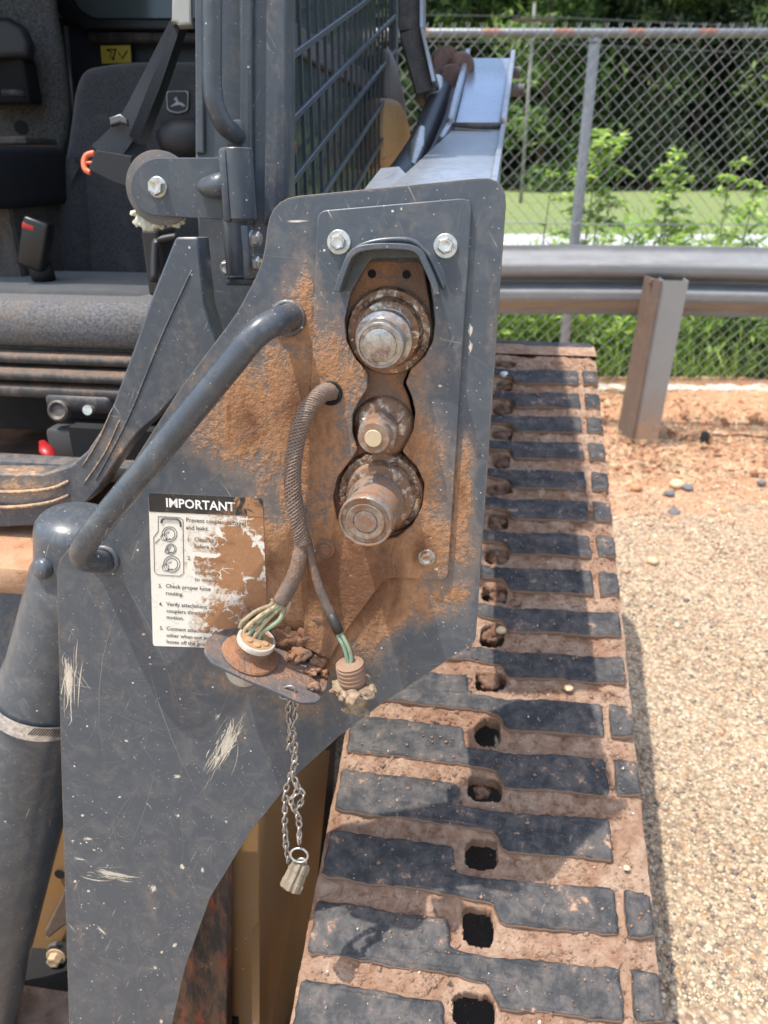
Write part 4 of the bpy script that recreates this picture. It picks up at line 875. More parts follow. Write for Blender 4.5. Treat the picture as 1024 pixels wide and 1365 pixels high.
boomup = grime('boom_paint_sky_sheen', (.52, .58, .66), .28, .8, lvl=-.5, up=0, scr=.2, specks=False)  # pale blue base: sky reflection on the upper boom put into the colour
boom_s = grime('boom_side', (.05, .05, .05), .6, 0, lvl=.15, up=0, scr=.2, dust=(.22, .13, .08))
dz = 1.66; dc = 1.28; dn = .72
up = quadprism('boom_upper', U(627, 77, dz), U(683, 77, dz), U(670, 170, dc), U(605, 170, dc), .10, [boomup], loader, .003)
lw = quadprism('boom_lower', U(603, 172, dc), U(672, 172, dc), U(664, 262, dn), U(505, 262, dn), .12, [boom_m], loader, .003)
def flange(a, b, w, h, parent, mat, side=0):
    t = (b-a); L = t.length; t.normalize(); x = MR; z = x.cross(t).normalized(); x = t.cross(z)
    if z.z < 0: z = -z
    return build('flange', rbox((a+b)/2+z*h*.5, (w, L, h), (x, t, z), .002), mat, parent, smooth=30)
flange(U(684, 77, dz), U(671, 170, dc), .010, .016, up, boom_m); flange(U(624, 77, dz), U(600, 172, dc), .010, .018, up, boom_m); flange(U(600, 172, dc), U(588, 192, dc-.06), .010, .012, up, boom_m)
flange(U(671, 171, dc), U(656, 262, dn), .008, .008, lw, boom_m)
build('weld_bead', tube([U(604, 171, dc-.005)+Vector((0, 0, .004)), U(670, 171, dc-.005)+Vector((0, 0, .004))], .005, 8), boom_s, lw, smooth=180)
build('weld_bead', tube(curve_pts([U(604, 176, dc-.02)+Vector((0, 0, .003)), U(640, 179, dc-.03)+Vector((0, 0, .003)), U(668, 184, dc-.04)+Vector((0, 0, .003))], 5), .004, 8), edge_m, lw, smooth=180)
# the arm continues down behind the plate as a box
quadprism('boom_nose', PL.P(480, 262, -.02), PL.P(655, 258, -.02), PL.P(655, 258, -.02)+Vector((.005, .12, .0)), PL.P(500, 262, -.02)+Vector((0, .12, 0)), .30, [boom_s], loader)
build('boom_lug', lathe([(0, .012), (.018, .012)], U(683, 97, dz+.02), MR, 12), boom_s, up, smooth=60); build('boom_lug', lathe([(0, .012), (.03, .012)], U(680, 120, dz-.06), MR, 12), boom_s, up, smooth=60)
# folded wedge cover lying on the boom beside the plate
wv = [U(486, 252, .80), U(558, 250, .80), U(532, 222, .86), U(508, 224, .86), U(486, 262, .74), U(560, 262, .74)]
build('wedge_cover', (wv, [(0, 1, 2, 3), (4, 5, 1, 0), (3, 2, 1, 0)][:2]), boom_m, lw)
# hoses and post behind
rub = base('black_hose', (.022, .022, .025), .45, nse=(40, .3)); 
h1 = build('hydraulic_hose', tube(curve_pts([U(588, 122, 1.5), U(578, 150, 1.42), U(562, 190, 1.3), U(540, 228, 1.15), U(515, 262, 1.0)], 8), .022, 16), rub, loader, smooth=180)
build('hydraulic_hose', tube(curve_pts([U(606, 128, 1.5), U(596, 165, 1.42), U(576, 205, 1.3), U(556, 240, 1.15)], 8), .018, 16), rub, loader, smooth=180)
build('ferrule', tube([U(576, 132, 1.44), U(580, 118, 1.46), U(584, 106, 1.48)], [.012, .017, .010], 14), zinc, h1, smooth=60); build('ferrule', tube([U(562, 172, 1.2), U(556, 196, 1.17), U(549, 222, 1.12)], [.006, .012, .006], 12), zinc, h1, smooth=60)
post = build('tilt_link', rbox(Vector((0, 0, 0)), (1, 1, 1), None, 0), paint, None); bpy.data.objects.remove(post)
quadp = lambda a, b, w, d, mat, nm, par: build(nm, (lambda t, x, y: rbox((a+b)/2, (w, (b-a).length, d), (x, t, y), .006))((b-a).normalized(), (MR-(b-a).normalized()*MR.dot((b-a).normalized())).normalized(), (MR-(b-a).normalized()*MR.dot((b-a).normalized())).normalized().cross((b-a).normalized())), mat, par, smooth=30)
tl_ = quadp(U(548, -60, 1.45), U(549, 50, 1.45), .046, .05, boom_s, 'lift_link', loader); quadp(U(549, 48, 1.45), U(572, 130, 1.45), .046, .05, boom_s, 'link_leg', tl_)
quadp(U(563, -60, 1.43), U(564, 50, 1.43), .006, .06, boom_m, 'link_edge', tl_); quadp(U(564, 48, 1.43), U(580, 120, 1.43), .006, .06, boom_m, 'link_edge', tl_)
rusty2 = grime('rusty_pivot', (.12, .05, .028), .65, .1, lvl=.1, up=.1, scr=0, specks=False, dust=(.30, .12, .055), dust2=(.20, .09, .045))
pv = build('pivot_boss', lathe([(0, .03), (.03, .034), (.05, .03)], U(588, 92, 1.62), (.2, -1, .2), 20), rusty2, loader, smooth=40)
build('pivot_pin', lathe([(0, .026), (.04, .028), (.05, .02)], U(607, 96, 1.60), (.3, -1, .2), 18), rusty2, pv, smooth=40); build('pivot_pin', lathe([(0, .024), (.05, .03), (.07, .024)], U(596, 114, 1.58), (.1, -1, .1), 18), rusty2, pv, smooth=40); build('pivot_pin', lathe([(0, .018), (.05, .02)], U(578, 112, 1.57), (.1, -1, .1), 18), rusty2, pv, smooth=40)
# tan tank shell beside the screen
yel = grime('yellow_paint', (.62, .40, .17), .5, 0, lvl=.02, up=.1, scr=.3, dust=(.42, .22, .10), dust2=(.18, .10, .06))
g = G(); prof = []
qq = [(524, 128), (537, 134), (547, 155), (552, 185), (548, 210), (538, 222), (522, 222)]
fp = Plane(U(530, 140, 1.55), Vector((.5, -1, .15))); tk = build('tank_cover', slab(fp, fillet([fp.ab(*p) for p in qq + [(500, 222), (500, 128)]], .01, 3), 0, .12, .018, px=False, bseg=4), yel, loader, smooth=60)
build('tank_top', slab(fp, fillet([fp.ab(*p, -.03) for p in [(524, 62), (534, 90), (543, 130), (548, 165), (510, 165), (510, 62)]], .01, 3), -.03, .10, .016, px=False, bseg=3), grime('rust_streaked_grey', (.22, .20, .18), .5, 0, lvl=.05, up=0, scr=.2, dust=(.36, .18, .08)), tk, smooth=60)

# ---- cab: side screen
SB = U(383, 165, .90); SBx, SBy = SB.x, SB.y
def S(t, z, o=0): return Vector((SBx, SBy, 0)) + MA*t + MR*o + MZ*z
scr = build('window_screen', rbox(S(-.012, 1.35, 0), (.014, .022, 1.1), MAX, .002), paint, loader)
bar_m = grime('screen_paint', (.055, .065, .08), .32, 0, lvl=-.25, up=.1, scr=.3, specks=False, dust=(.3, .2, .12))
ztop, zbot = 2.0, .95
for k in range(19):
    t = .03 + k*.0485; build('bar', rbox(S(t, (ztop+zbot)/2), (.0045, .005, ztop-zbot), MAX, 0), bar_m, scr)
for k in range(-8, 9):
    z0_ = HC - .0166 + .065*k; sl_ = .27
    t0 = max(0, (zbot-z0_)/sl_); t1 = min(.92, (ztop-z0_)/sl_)
    if t1 <= t0: continue
    a, b = S(t0, z0_+sl_*t0, .003), S(t1, z0_+sl_*t1, .003); t_ = (b-a).normalized()
    build('slat', rbox((a+b)/2, (.006, (b-a).length, .008), (MR, t_, MR.cross(t_)), .001, 1), bar_m, scr, smooth=30)
build('rear_frame', rbox(S(.93, 1.4), (.014, .03, 1.1), MAX, .002), paint, scr)
build('lower_frame', rbox(S(.46, .955), (.02, .96, .03), MAX, .002), paint, scr)
m = N('tinted_glass_reflect'); m.set('Base Color', m.mix(m.noise(4, 3), (.05, .085, .078), (.11, .15, .13))); m.set('Roughness', .12); m.set('Specular IOR Level', .8)  # glass tint plus a greenish reflection painted into the base colour
glass = build('side_window', rbox(S(.46, 1.45, -.045), (.006, .94, 1.1), MAX, 0), m.mat, loader)
build('window_rail', rbox(S(.46, 1.36, -.036), (.012, .9, .035), MAX, .003), grime('grey_rail', (.14, .14, .14), .5, 0, lvl=.0, up=.2, scr=0), glass)
rst = base('rust_spot', (.28, .12, .05), .9, nse=(200, .5))
lumps('rust_flake', scr, rst, [(S(-.004, z, .008), .004, (.6, 1, 1.6)) for z in (1.255, 1.225, 1.218)])

# ---- cab pillar with rail and hinge
FP = facing(300, 150, .84, 6, 2)
pil = build('cab_pillar', slab(FP, fillet([FP.ab(*p) for p in [(259, -160), (362, -160), (362, 480), (284, 480), (272, 400), (265, 330), (260, 240)]], .004, 2), 0, .06, .003, px=False, bseg=2), paint, loader, smooth=30)
build('pillar_rib', slab(FP, [(258, -160), (270, -160), (272, 205), (261, 205)], .006, .012, .002), paint, pil, smooth=30)
build('pillar_rib', slab(FP, [(317, -160), (336, -160), (336, 300), (320, 300)], .010, .014, .005, bseg=3), paint, pil, smooth=40)
build('pillar_rib', slab(FP, [(356, -160), (381, -160), (381, 262), (352, 300)], .004, .05, .002), paint_d, pil, smooth=30)
hr = [FP.P(283, -160, .045), FP.P(283, 60, .045), FP.P(283, 110, .045), FP.P(287, 140, .044), FP.P(298, 165, .038), FP.P(311, 177, .02), FP.P(318, 181, .0)]
h_ = build('handrail', tube(curve_pts(hr, 8), .0102, 20), paint, pil, smooth=180); build('mounting_pad', lathe([(0, .0165), (.004, .0155), (.005, .013)], FP.P(318, 181, .002), FP.n, 24), paint, h_, smooth=40)
# door hinge plate with roller
HP = facing(250, 250, .79, 6, 2); hs_ = .79/F
hin = build('hinge_plate', slab(HP, [HP.ab(*p, .0) for p in [(320, 209), (270, 210)] + [(213+39*math.cos(a), 249-39*math.sin(a)) for a in np.linspace(1.5, 4.75, 16)] + [(262, 291), (300, 293), (320, 294)]], 0, .006, .001, px=False), paint, loader, smooth=30)
dsk = build('roller_disc', lathe([(-.012, 46*hs_), (-.0115, 47*hs_), (-.006, 47*hs_), (-.0055, 45*hs_)], HP.P(210, 251, 0), HP.n, 48), grime('worn_disc', (.12, .115, .105), .5, .2, lvl=-.02, up=0, scr=.4, dust=(.30, .17, .09)), hin, smooth=40)
build('roller_disc', lathe([(-.022, 43*hs_), (-.018, 44*hs_), (-.016, 44*hs_), (-.015, 42*hs_)], HP.P(211, 253, 0), HP.n, 40), rust, hin, smooth=40)
build('hinge_bolt', hexbolt(HP.P(210.5, 249.5, 0), HP.n, .0088, .008, .4, .0105), zinc, hin, smooth=30)
foam = base('torn_foam', (.55, .55, .42), .95, nse=(90, .25), bumpv=(90, .6, .003))
lumps('torn_foam', hin, foam, [(HP.P(px, py, -.014), r*hs_, (1.2, .5, .9)) for px, py, r in ((181, 285, 5), (189, 294, 9), (199, 297, 10), (212, 297, 8), (224, 294, 6), (234, 296, 7), (241, 293, 6), (205, 300, 7))])
build('hinge_boss', tube([HP.P(266, 250, .002), HP.P(274, 250, .008), HP.P(290, 248, .014), HP.P(306, 247, .018)], [.004, .0095, .0125, .0130], 20), paint, hin, smooth=180)
brl = build('hinge_barrel', lathe([(0, .0155), (.001, .0165), (.066, .0165), (.0668, .0158)], HP.P(321, 292, .014), HP.y, 28), paint, hin, smooth=40)
build('barrel_lip', rbox(HP.P(304, 248, .018), (.008, .068, .026), (HP.x, HP.y, HP.n), .0025), paint, hin, smooth=30)
brl2 = build('hinge_barrel', lathe([(0, .013), (.001, .0137), (.056, .0137), (.0568, .0128)], HP.P(319, 366, .012), HP.y, 28), paint, hin, smooth=40)
build('washer', lathe([(0, .015), (.0015, .0152)], HP.P(320, 294, .013), HP.y, 24), edge_m, hin, smooth=40)
lf = build('hinge_leaf', rbox(HP.P(331, 336, .014), (.008, .054, .020), (HP.x, HP.y, HP.n), .0015), paint, hin, smooth=30)
for py in (318, 351): build('leaf_bolt', hexbolt(HP.P(336, py, .012), (HP.x+HP.n*.25).normalized(), .0078, .008, .1, .0085), zinc, lf, smooth=30)
build('leaf_bolt', hexbolt(HP.P(304, 357, .004), HP.n, .0075, .006, .1, .0085), zinc, lf, smooth=30)
build('hinge_base', rbox(HP.P(326, 374, -.004), (.034, .008, .03), (HP.x, HP.y, HP.n), .002), paint, hin, smooth=30)

# ---- diagonal door frame panel, sill, step
DP = facing(150, 500, .80, 6, 4)
dfo = [(234, 316), (264, 316), (268, 360), (274, 410), (283, 440), (292, 462), (250, 512), (210, 556), (186, 576), (164, 604), (146, 630), (132, 652), (118, 668), (60, 700), (-40, 705), (-40, 631), (58, 632), (92, 622), (116, 602), (136, 572), (152, 536), (180, 460), (205, 388)]
dfr = build('door_frame', slab(DP, fillet([DP.ab(*p) for p in dfo], .003, 2), 0, .035, .0025, px=False, bseg=2), grime('frame_paint', STEEL, .34, 0, lvl=-.2, up=.3, scr=.7, dust=(.45, .27, .15), blobs=[(DP.P(150, 600), .06, (.5, 1, 1, 1.3)), (DP.P(20, 650), .07, (.65, 1.6, 1, .5))]), loader, smooth=30)
rib_d = grime('dusty_rib', STEEL, .5, 0, lvl=.3, up=.4, scr=.2, dust=(.48, .30, .17))
for q in ([(150, 545), (132, 586), (110, 622)], [(160, 560), (140, 604), (112, 645)], [(256, 360), (215, 450), (170, 560), (128, 640)]):
    build('pressed_rib', tube(curve_pts([DP.P(x, y, .0) for x, y in q], 6), [.0004]+[.0012]*(6*(len(q)-1)-1)+[.0006], 8), rib_d if len(q) == 3 else paint_d, dfr, smooth=180)
for y0_, y1_ in ((656, 652), (676, 670)):
    build('sill_ridge', tube(curve_pts([DP.P(-40, y0_, .004), DP.P(20, y0_, .006), DP.P(66, y1_, .004), DP.P(92, y1_-10, .0)], 5), .0024, 8), rib_d, dfr, smooth=180)
build('frame_post', rbox(U(216, 348, .90), (.022, .05, .075), MAX, .004), base('black_rubber', (.015, .015, .017), .5), dfr); build('rubber_seal', tube(curve_pts([U(236, 316, .87), U(215, 320, .87), U(207, 326, .87), U(205, 375, .87)], 5), .005, 8), bpy.data.materials['black_rubber'], dfr, smooth=180)
build('side_sill', rbox(U(20, 728, .90), (.24, .16, .035), MAX, .006), mud('sill_dirt', (.40, .20, .10), (.52, .32, .19), 50, .7, .004), loader, smooth=40)
sp_ = facing(20, 850, .98, 6, 20); build('side_panel', slab(sp_, fillet([sp_.ab(*p) for p in [(-120, 748), (20, 742), (60, 735), (120, 735), (120, 1000), (-120, 1000)]], .004, 2), 0, .01, .002, px=False), paint_d, loader, smooth=30)
build('gap_shade', rbox(U(170, 650, .95), (.12, .02, .16), MAX, 0), blackm, loader)  # black box added for the darkness in the gap behind the door frame
# ---- tilt cylinder tube at lower left
tube_m = grime('cylinder_paint', (.056, .067, .079), .30, 0, lvl=-.22, up=0, scr=1.0, dust=(.42, .33, .24), blobs=[(U(105, 660, .66), .02, (.8, 1, 1, 1))])
def UY(px, py, Y): q = ray(px, py); return CAM + q*(Y/q.y)
cyl_p = [UY(108, 700, .69), UY(103, 770, .69), UY(52, 950, .68), UY(14, 1112, .67), UY(-46, 1365, .64), UY(-110, 1600, .62)]
cyl = build('hydraulic_cylinder', tube(curve_pts(cyl_p, 6), [.0405]*4+[.044]*2+[.048]*5+[.053]*6+[.058]*6+[.062]*8, 40), tube_m, loader, smooth=60)
cp = curve_pts([UY(104, 772, .69), UY(105, 722, .69), UY(105, 704, .69), UY(105, 690, .69), UY(105, 679, .69)], 5); build('end_cap', tube(cp, [.0425, .043, .043, .043, .043, .043, .043, .043, .043, .0428, .0425, .042, .041, .0395, .0378, .0355, .0325, .0285, .023, .015, .003][:len(cp)], 32), tube_m, cyl, smooth=180)
build('grease_knuckle', lathe([(0, .011), (.006, .011), (.009, .008), (.010, .002)], UY(60, 757, .652), (-.5, -.8, .3), 20), tube_m, cyl, smooth=60)
cpp = curve_pts(cyl_p, 40)
def pyof(p): q = p-CAM; d = q.y*CT - q.z*ST; return 682.5 - F*(q.y*ST+q.z*CT)/d
CR_ = .0565
ca_ = min(cpp, key=lambda p: abs(pyof(p)-921)); cb_ = min(cpp, key=lambda p: abs(pyof(p)-942)); t_ = (cb_-ca_)
clm = build('hose_clamp', tube([ca_, cb_], CR_, 48, cap=False), worn_metal('clamp_steel', (.72, .73, .75), -.25), cyl, smooth=60)
for k in range(13):
    px = 42+k*3.4; p = U(px, 975.5+(px-45)*.05, .689); dr = p + (cb_-ca_)*.0
    # slot cut marks lie on the band, found from the axis
    axm = (ca_+cb_)/2; ad = (cb_-ca_).normalized(); view = (p-CAM).normalized()
    # intersect sight line with the band radius
    w = CAM-axm; vp = view-ad*view.dot(ad); wp = w-ad*w.dot(ad); A2, B2, C2 = vp.dot(vp), 2*vp.dot(wp), wp.dot(wp)-(CR_+.0001)**2; ds = B2*B2-4*A2*C2
    if ds < 0: continue
    q = CAM + view*((-B2-math.sqrt(ds))/(2*A2)); nr = (q-axm-ad*(q-axm).dot(ad)).normalized(); tg = ad.cross(nr)
    d1 = (ad*.8+tg*.35).normalized(); build('slot', rbox(q, (.0011, .0105, .0006), (d1.cross(nr), d1, nr), 0), blackm, clm)

# ---- under the plate: yellow chassis, rusty guard
yel2 = grime('chassis_yellow_shaded', (.34, .17, .04), .5, 0, lvl=.06, up=.1, scr=.4, dust=(.36, .19, .09), dust2=(.12, .06, .035))  # yellow darkened to hold the shade under the plate, with real dirt over it
CP = facing(330, 1200, .99, 4, 6)
build('chassis_rail', slab(CP, [(300, 1000), (346, 1000), (344, 1500), (300, 1500)], 0, .03, .002), yel2, loader, smooth=30)
cs = Plane(U(346, 1200, .90), (1, -.35, 0), (0, 1, 0)); build('chassis_side', quad := ([U(346, 1000, 1.0), U(346, 1500, 1.0), U(392, 1500, 1.2), U(440, 1000, 1.2), U(346, 1000, 1.005)+Vector((-.01, 0, 0)), U(346, 1500, 1.005)+Vector((-.01, 0, 0)), U(392, 1500, 1.21)+Vector((-.01, 0, 0)), U(440, 1000, 1.21)+Vector((-.01, 0, 0))], [(0, 1, 2, 3), (7, 6, 5, 4), (0, 3, 7, 4), (1, 5, 6, 2), (0, 4, 5, 1), (3, 2, 6, 7)]), yel2, loader)
def rustguard():
    m = N('rusted_guard'); n = m.noise(22, 6, .75, .4, v=m.vmap(m.pos(), scale=(3, 3, .8))); c = m.mix(m.step(n, .42, .62), (.028, .030, .034), (.17, .09, .055)); c = m.mix(m.step(m.noise(16, 5, .7, v=m.vmap(m.pos(), scale=(3, 3, 1), loc=(2, 5, 1))), .54, .66), c, (.32, .075, .035)); c = m.mix(m.step(m.noise(50, 5, .8), .62, .75), c, (.42, .30, .2)); m.set('Base Color', c); m.set('Roughness', .55); m.set('Normal', m.bump(n, .5, .003)); return m.mat
build('wear_guard', slab(CP, fillet([CP.ab(*p, .05) for p in [(210, 1100), (303, 1100), (302, 1500), (200, 1500)]], .004, 2), .05, .03, .002, px=False), rustguard(), loader, smooth=30)
lp = facing(60, 1200, 1.12, 4, 6)
yb = build('chassis_panel', slab(lp, [(-120, 1000), (140, 1000), (140, 1312), (-120, 1312)], 0, .02, .001), yel2, loader, smooth=30)
build('chain_guard', slab(lp, fillet([lp.ab(*p, .02) for p in [(58, 1245), (80, 1200), (96, 1160), (110, 1160), (110, 1222), (84, 1236), (64, 1252)]], .006, 3), .02, .012, .003, px=False), rust, yb, smooth=40)
build('inner_plate', slab(lp, fillet([lp.ab(*p, .012) for p in [(62, 1260), (110, 1258), (110, 1296), (62, 1296)]], .012, 3), .012, .008, .002, px=False), grime('inner_grey', (.06, .06, .06), .5, 0, lvl=.15, up=0, scr=.2), yb, smooth=40)
build('chassis_bolt', hexbolt(lp.P(75, 1275, .02), lp.n, .0105, .010, .1, .015), base('tan_bolt', (.50, .36, .22), .6, nse=(80, .3)), yb, smooth=30)
build('bolt_hole', lathe([(0, .008), (.001, .008)], lp.P(80, 1165, .004), lp.n, 16), blackm, yb)
bx = U(60, 1345, 1.08); build('belly_pan', rbox(bx, (.45, .12, .02), MAX, .004), mud('pan_dirt', (.16, .10, .07), (.34, .25, .18), 40, .6, .004), loader, smooth=30)
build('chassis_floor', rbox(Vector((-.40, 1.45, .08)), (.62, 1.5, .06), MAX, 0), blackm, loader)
fw_ = facing(300, 1100, 1.32, 4, 0); build('gap_shade_sheet', slab(fw_, [(60, 900), (452, 900), (420, 1500), (60, 1500)], 0, .01, 0), base('recess_shade', (.025, .018, .013), .9, nse=(20, .5)), loader)  # dark sheet filling the gap by the track, shade put into its colour
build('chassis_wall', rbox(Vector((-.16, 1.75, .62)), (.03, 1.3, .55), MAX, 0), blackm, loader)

# ---- cab interior
fab = N('seat_cloth'); n = fab.noise(330, 3, .8); n2 = fab.noise(30, 4, .6); c = fab.mix(fab.step(n, .3, .7), (.020, .021, .023), (.062, .063, .066)); c = fab.mix(fab.step(n2, .5, .8, 0, .35), c, (.12, .105, .085)); fab.set('Base Color', c); fab.set('Roughness', .95); fab.set('Sheen Weight', .3); fab.set('Normal', fab.bump(n, .5, .002)); fab = fab.mat
fab2 = N('seat_cloth_lit'); n = fab2.noise(260, 4, .8); c = fab2.mix(fab2.step(n, .3, .7), (.07, .07, .072), (.20, .20, .205)); c = fab2.mix(fab2.step(fab2.noise(25, 4, .7), .5, .8, 0, .5), c, (.2, .15, .1)); fab2.set('Base Color', c); fab2.set('Roughness', .95); fab2.set('Normal', fab2.bump(n, .7, .003)); fab2 = fab2.mat  # lighter copy of the seat cloth: light on the cushion front is in the colour
vin = base('black_vinyl', (.02, .021, .024), .5, nse=(30, .3)); vin_d = grime('dusty_vinyl', (.022, .022, .025), .55, 0, lvl=.02, up=.25, scr=.2, specks=False, dust=(.22, .13, .08))
seatp = facing(200, 230, 1.32, 4, 14)
st = build('seat_back', slab(seatp, fillet([seatp.ab(*p) for p in [(104, 84), (160, 74), (330, 74), (380, 130), (400, 400), (84, 396), (58, 350), (68, 262), (84, 180), (92, 112)]], .05, 6), 0, .13, .035, px=False, bseg=6), fab, loader, smooth=60)
build('seat_bolster', slab(seatp, fillet([seatp.ab(*p, .02) for p in [(64, 262), (96, 185), (112, 260), (118, 375), (82, 372), (62, 330)]], .04, 6), .02, .10, .03, px=False, bseg=6), fab, st, smooth=60)
# leaping deer emblem stitched on the backrest
ebg = base('badge_black', (.012, .012, .013), .6); esil = base('badge_silver', (.34, .33, .31), .5)
def ring(c, w, h, k): return fillet([seatp.ab(c[0]+x*w*k, c[1]+y*h*k, .004) for x, y in ((-1, -1), (1, -1.05), (.92, .85), (0, 1.12), (-.92, .85))], .006, 3)
em = build('emblem', slab(seatp, ring((237, 136), 15, 14, 1), .006, .003, 0, px=False), esil, st); build('emblem_field', slab(seatp, ring((237, 136), 15, 14, .90), .0075, .002, 0, px=False), ebg, em)
deer = [(-9.5, 4.5), (-7, 2.4), (-5.6, 2.6), (-4.6, .6), (-2.6, -.6), (-2.2, -3.2), (-3.6, -4.2), (-5.6, -3.8), (-5.2, -5.2), (-3.4, -5.8), (-3.8, -8.6), (-2.6, -6.6), (-1.6, -8.8), (-1.2, -6.0), (-.2, -4.6), (.2, -1.8), (3.6, -.4), (7, .8), (9.6, 3.6), (10.2, 6.2), (8.8, 4.4), (6.4, 3.0), (7.6, 5.4), (5.6, 4.6), (3.6, 2.4), (0, 2.8), (-2, 3.4), (-4.6, 3.8), (-6, 4.2), (-8.4, 5.4)]
build('emblem_deer', slab(seatp, [(237+x, 137+y) for x, y in deer], .0085, .001, 0), esil, em)
build('armrest', tube([U(212, 188, 1.12), U(222, 186, 1.12), U(240, 185, 1.12), U(300, 184, 1.12)], [.012, .024, .030, .031], 24), vin, loader, smooth=180)
# stickers, rear window
backp = facing(150, 60, 1.62, 4, 4)
build('rear_wall', slab(backp, [(-160, -200), (420, -200), (420, 480), (-160, 480)], -.03, .03, 0), base('navy_panel', (.018, .022, .032), .5, nse=(8, .2)), loader)
build('window_glass', slab(backp, [(60, -120), (420, -120), (420, 24), (60, 24)], -.012, .006, 0), (lambda m: (m.set('Base Color', m.mix(m.noise(5, 4), (.06, .085, .095), (.16, .2, .21))), m.set('Roughness', .15), m.mat)[2])(N('rear_glass')), loader)
fro = [(-100, -200), (420, -200), (420, 44), (112, 42), (86, 24), (72, -10), (60, -200)]
wf = build('window_frame', slab(backp, fillet([backp.ab(*p, .0) for p in [(420, 26), (128, 25), (104, 12), (92, -10), (80, -200), (58, -200), (66, -6), (84, 24), (116, 42), (420, 44)]], .012, 3), .012, .03, .006, px=False, bseg=3), base('window_rubber', (.012, .012, .013), .45), loader, smooth=40)
build('window_ledge', tube([backp.P(120, 50, .01), backp.P(420, 52, .01)], .010, 8), vin_d, wf, smooth=180)
ysk = build('warning_sticker', slab(backp, [(134, 61), (174, 60), (175, 83), (136, 85)], .002, .001, 0), base('sticker_yellow', (.50, .38, .04), .5, nse=(30, .2)), loader)
g = G()
for q in ([(142, 66), (149, 70), (146, 76), (153, 79)], [(155, 65), (150, 80)], [(158, 70), (163, 78), (170, 67)], [(142, 66), (155, 66)]): g.add(*tube([backp.P(x, y, .004) for x, y in q], .0012, 4))
build('sticker_print', g, ebg, ysk)
lin = N('cab_lining'); n = lin.noise(240, 3, .8); lin.set('Base Color', lin.mix(lin.step(n, .3, .7), (.045, .044, .043), (.15, .145, .14))); lin.set('Roughness', .95); lin.set('Normal', lin.bump(n, .4, .002)); lin = lin.mat
lw_ = facing(60, 120, 1.42, -20, 4); build('cab_lining', slab(lw_, fillet([lw_.ab(*p) for p in [(-160, -200), (62, -200), (76, 10), (86, 60), (96, 140), (92, 190), (62, 238), (-160, 250)]], .02, 4), 0, .06, .02, px=False, bseg=4), lin, loader, smooth=60)
build('trim_strip', tube([U(88, 36, 1.40), U(99, 150, 1.40)], .004, 8), vin, loader, smooth=180)
cns = build('speaker_pod', slab(facing(15, 60, 1.30, -15, 0), [(-100, 22), (10, 22), (32, 34), (42, 58), (40, 78), (-100, 80)], 0, .06, .012, bseg=3), vin, loader, smooth=60); build('storage_recess', rbox(U(8, 108, 1.36), (.10, .06, .075), None, .006), blackm, cns); build('latch', tube([U(4, 124, 1.30), U(22, 124, 1.30), U(34, 127, 1.31)], .006, 8), vin_d, cns, smooth=180)
build('vent_hole', lathe([(0, .012), (.004, .012)], U(29, 170, 1.36), (.2, -1, .1), 20), blackm, cns, smooth=40)
arm = build('side_console', rbox(U(-6, 236, 1.22), (.12, .26, .09), MAX, .012, 3), vin, loader, smooth=40); build('console_top', rbox(U(18, 188, 1.34), (.11, .10, .012), MAX, .003), grime('dusty_tray', (.08, .06, .05), .7, 0, lvl=.2, up=.4, scr=0, specks=False, dust=(.24, .16, .10)), arm)
build('console_skirt', rbox(U(20, 300, 1.30), (.12, .2, .18), MAX, .01), grime('dusty_skirt', (.05, .04, .035), .7, 0, lvl=.2, up=.2, scr=0, specks=False, dust=(.16, .10, .07)), arm)
bk_ = build('belt_buckle', quad2 := rbox(U(48, 325, 1.14), (.040, .030, .075), (Vector((.94, 0, -.34)), Vector((0, 1, 0)), Vector((.34, 0, .94))), .006, 3), base('buckle_black', (.01, .01, .011), .35), loader, smooth=40); build('buckle_button', rbox(U(40, 302, 1.122), (.020, .014, .012), (Vector((.94, 0, -.34)), Vector((0, 1, 0)), Vector((.34, 0, .94))), .003), base('red_button', (.45, .02, .02), .4), bk_, smooth=40)
build('buckle_stalk', tube([U(52, 350, 1.16), U(60, 375, 1.2)], .018, 10), vin, bk_, smooth=180)
cu_ = build('seat_cushion', rbox(U(88, 425, 1.10), (.36, .13, .066), MAX, .028, 5), fab2, loader, smooth=60)
build('cushion_top', rbox(U(88, 398, 1.22), (.40, .26, .06), MAX, .028, 5), fab, cu_, smooth=60)
bel = grime('dusty_bellows', (.030, .028, .027), .7, 0, lvl=.02, up=.45, scr=0, specks=False, dust=(.26, .15, .09), dust2=(.16, .11, .08))
b0_ = build('seat_suspension', rbox(U(88, 500, 1.22), (.36, .10, .16), MAX, .004), blackm, loader)
for k, (py, d, mat_) in enumerate(((456, 1.13, vin_d), (470, 1.10, bel), (492, 1.09, bel), (512, 1.10, bel))):
    build('bellows_fold', rbox(U(86, py, d), (.36-.01*k, .10, .014 if k != 3 else .017), MAX, .006, 3), mat_, b0_, smooth=60)
lv = build('suspension_lever', rbox(U(108, 537, 1.06), (.10, .02, .026), MAX, .008, 3), vin_d, b0_, smooth=40); build('lever_knob', lathe([(0, .014), (.012, .015), (.014, .012), (.010, .008)], U(83, 547, 1.05), (-.1, -1, .25), 24), grime('knob_dusty', (.06, .05, .045), .5, 0, lvl=.1, up=.2, scr=0, dust=(.3, .2, .13)), lv, smooth=40)
build('lever_knob', lathe([(0, .006), (.012, .007)], U(122, 546, 1.04), (-.1, -1, .25), 14), zinc, lv, smooth=40)
fl = build('cab_floor', rbox(U(60, 640, 1.20), (.5, .5, .02), MAX, .003), mud('floor_dirt', (.12, .06, .035), (.22, .13, .08), 40, .6, .004), loader); build('floor_ledge', rbox(U(60, 622, .93), (.3, .03, .022), MAX, .005), paint_d, fl, smooth=40)
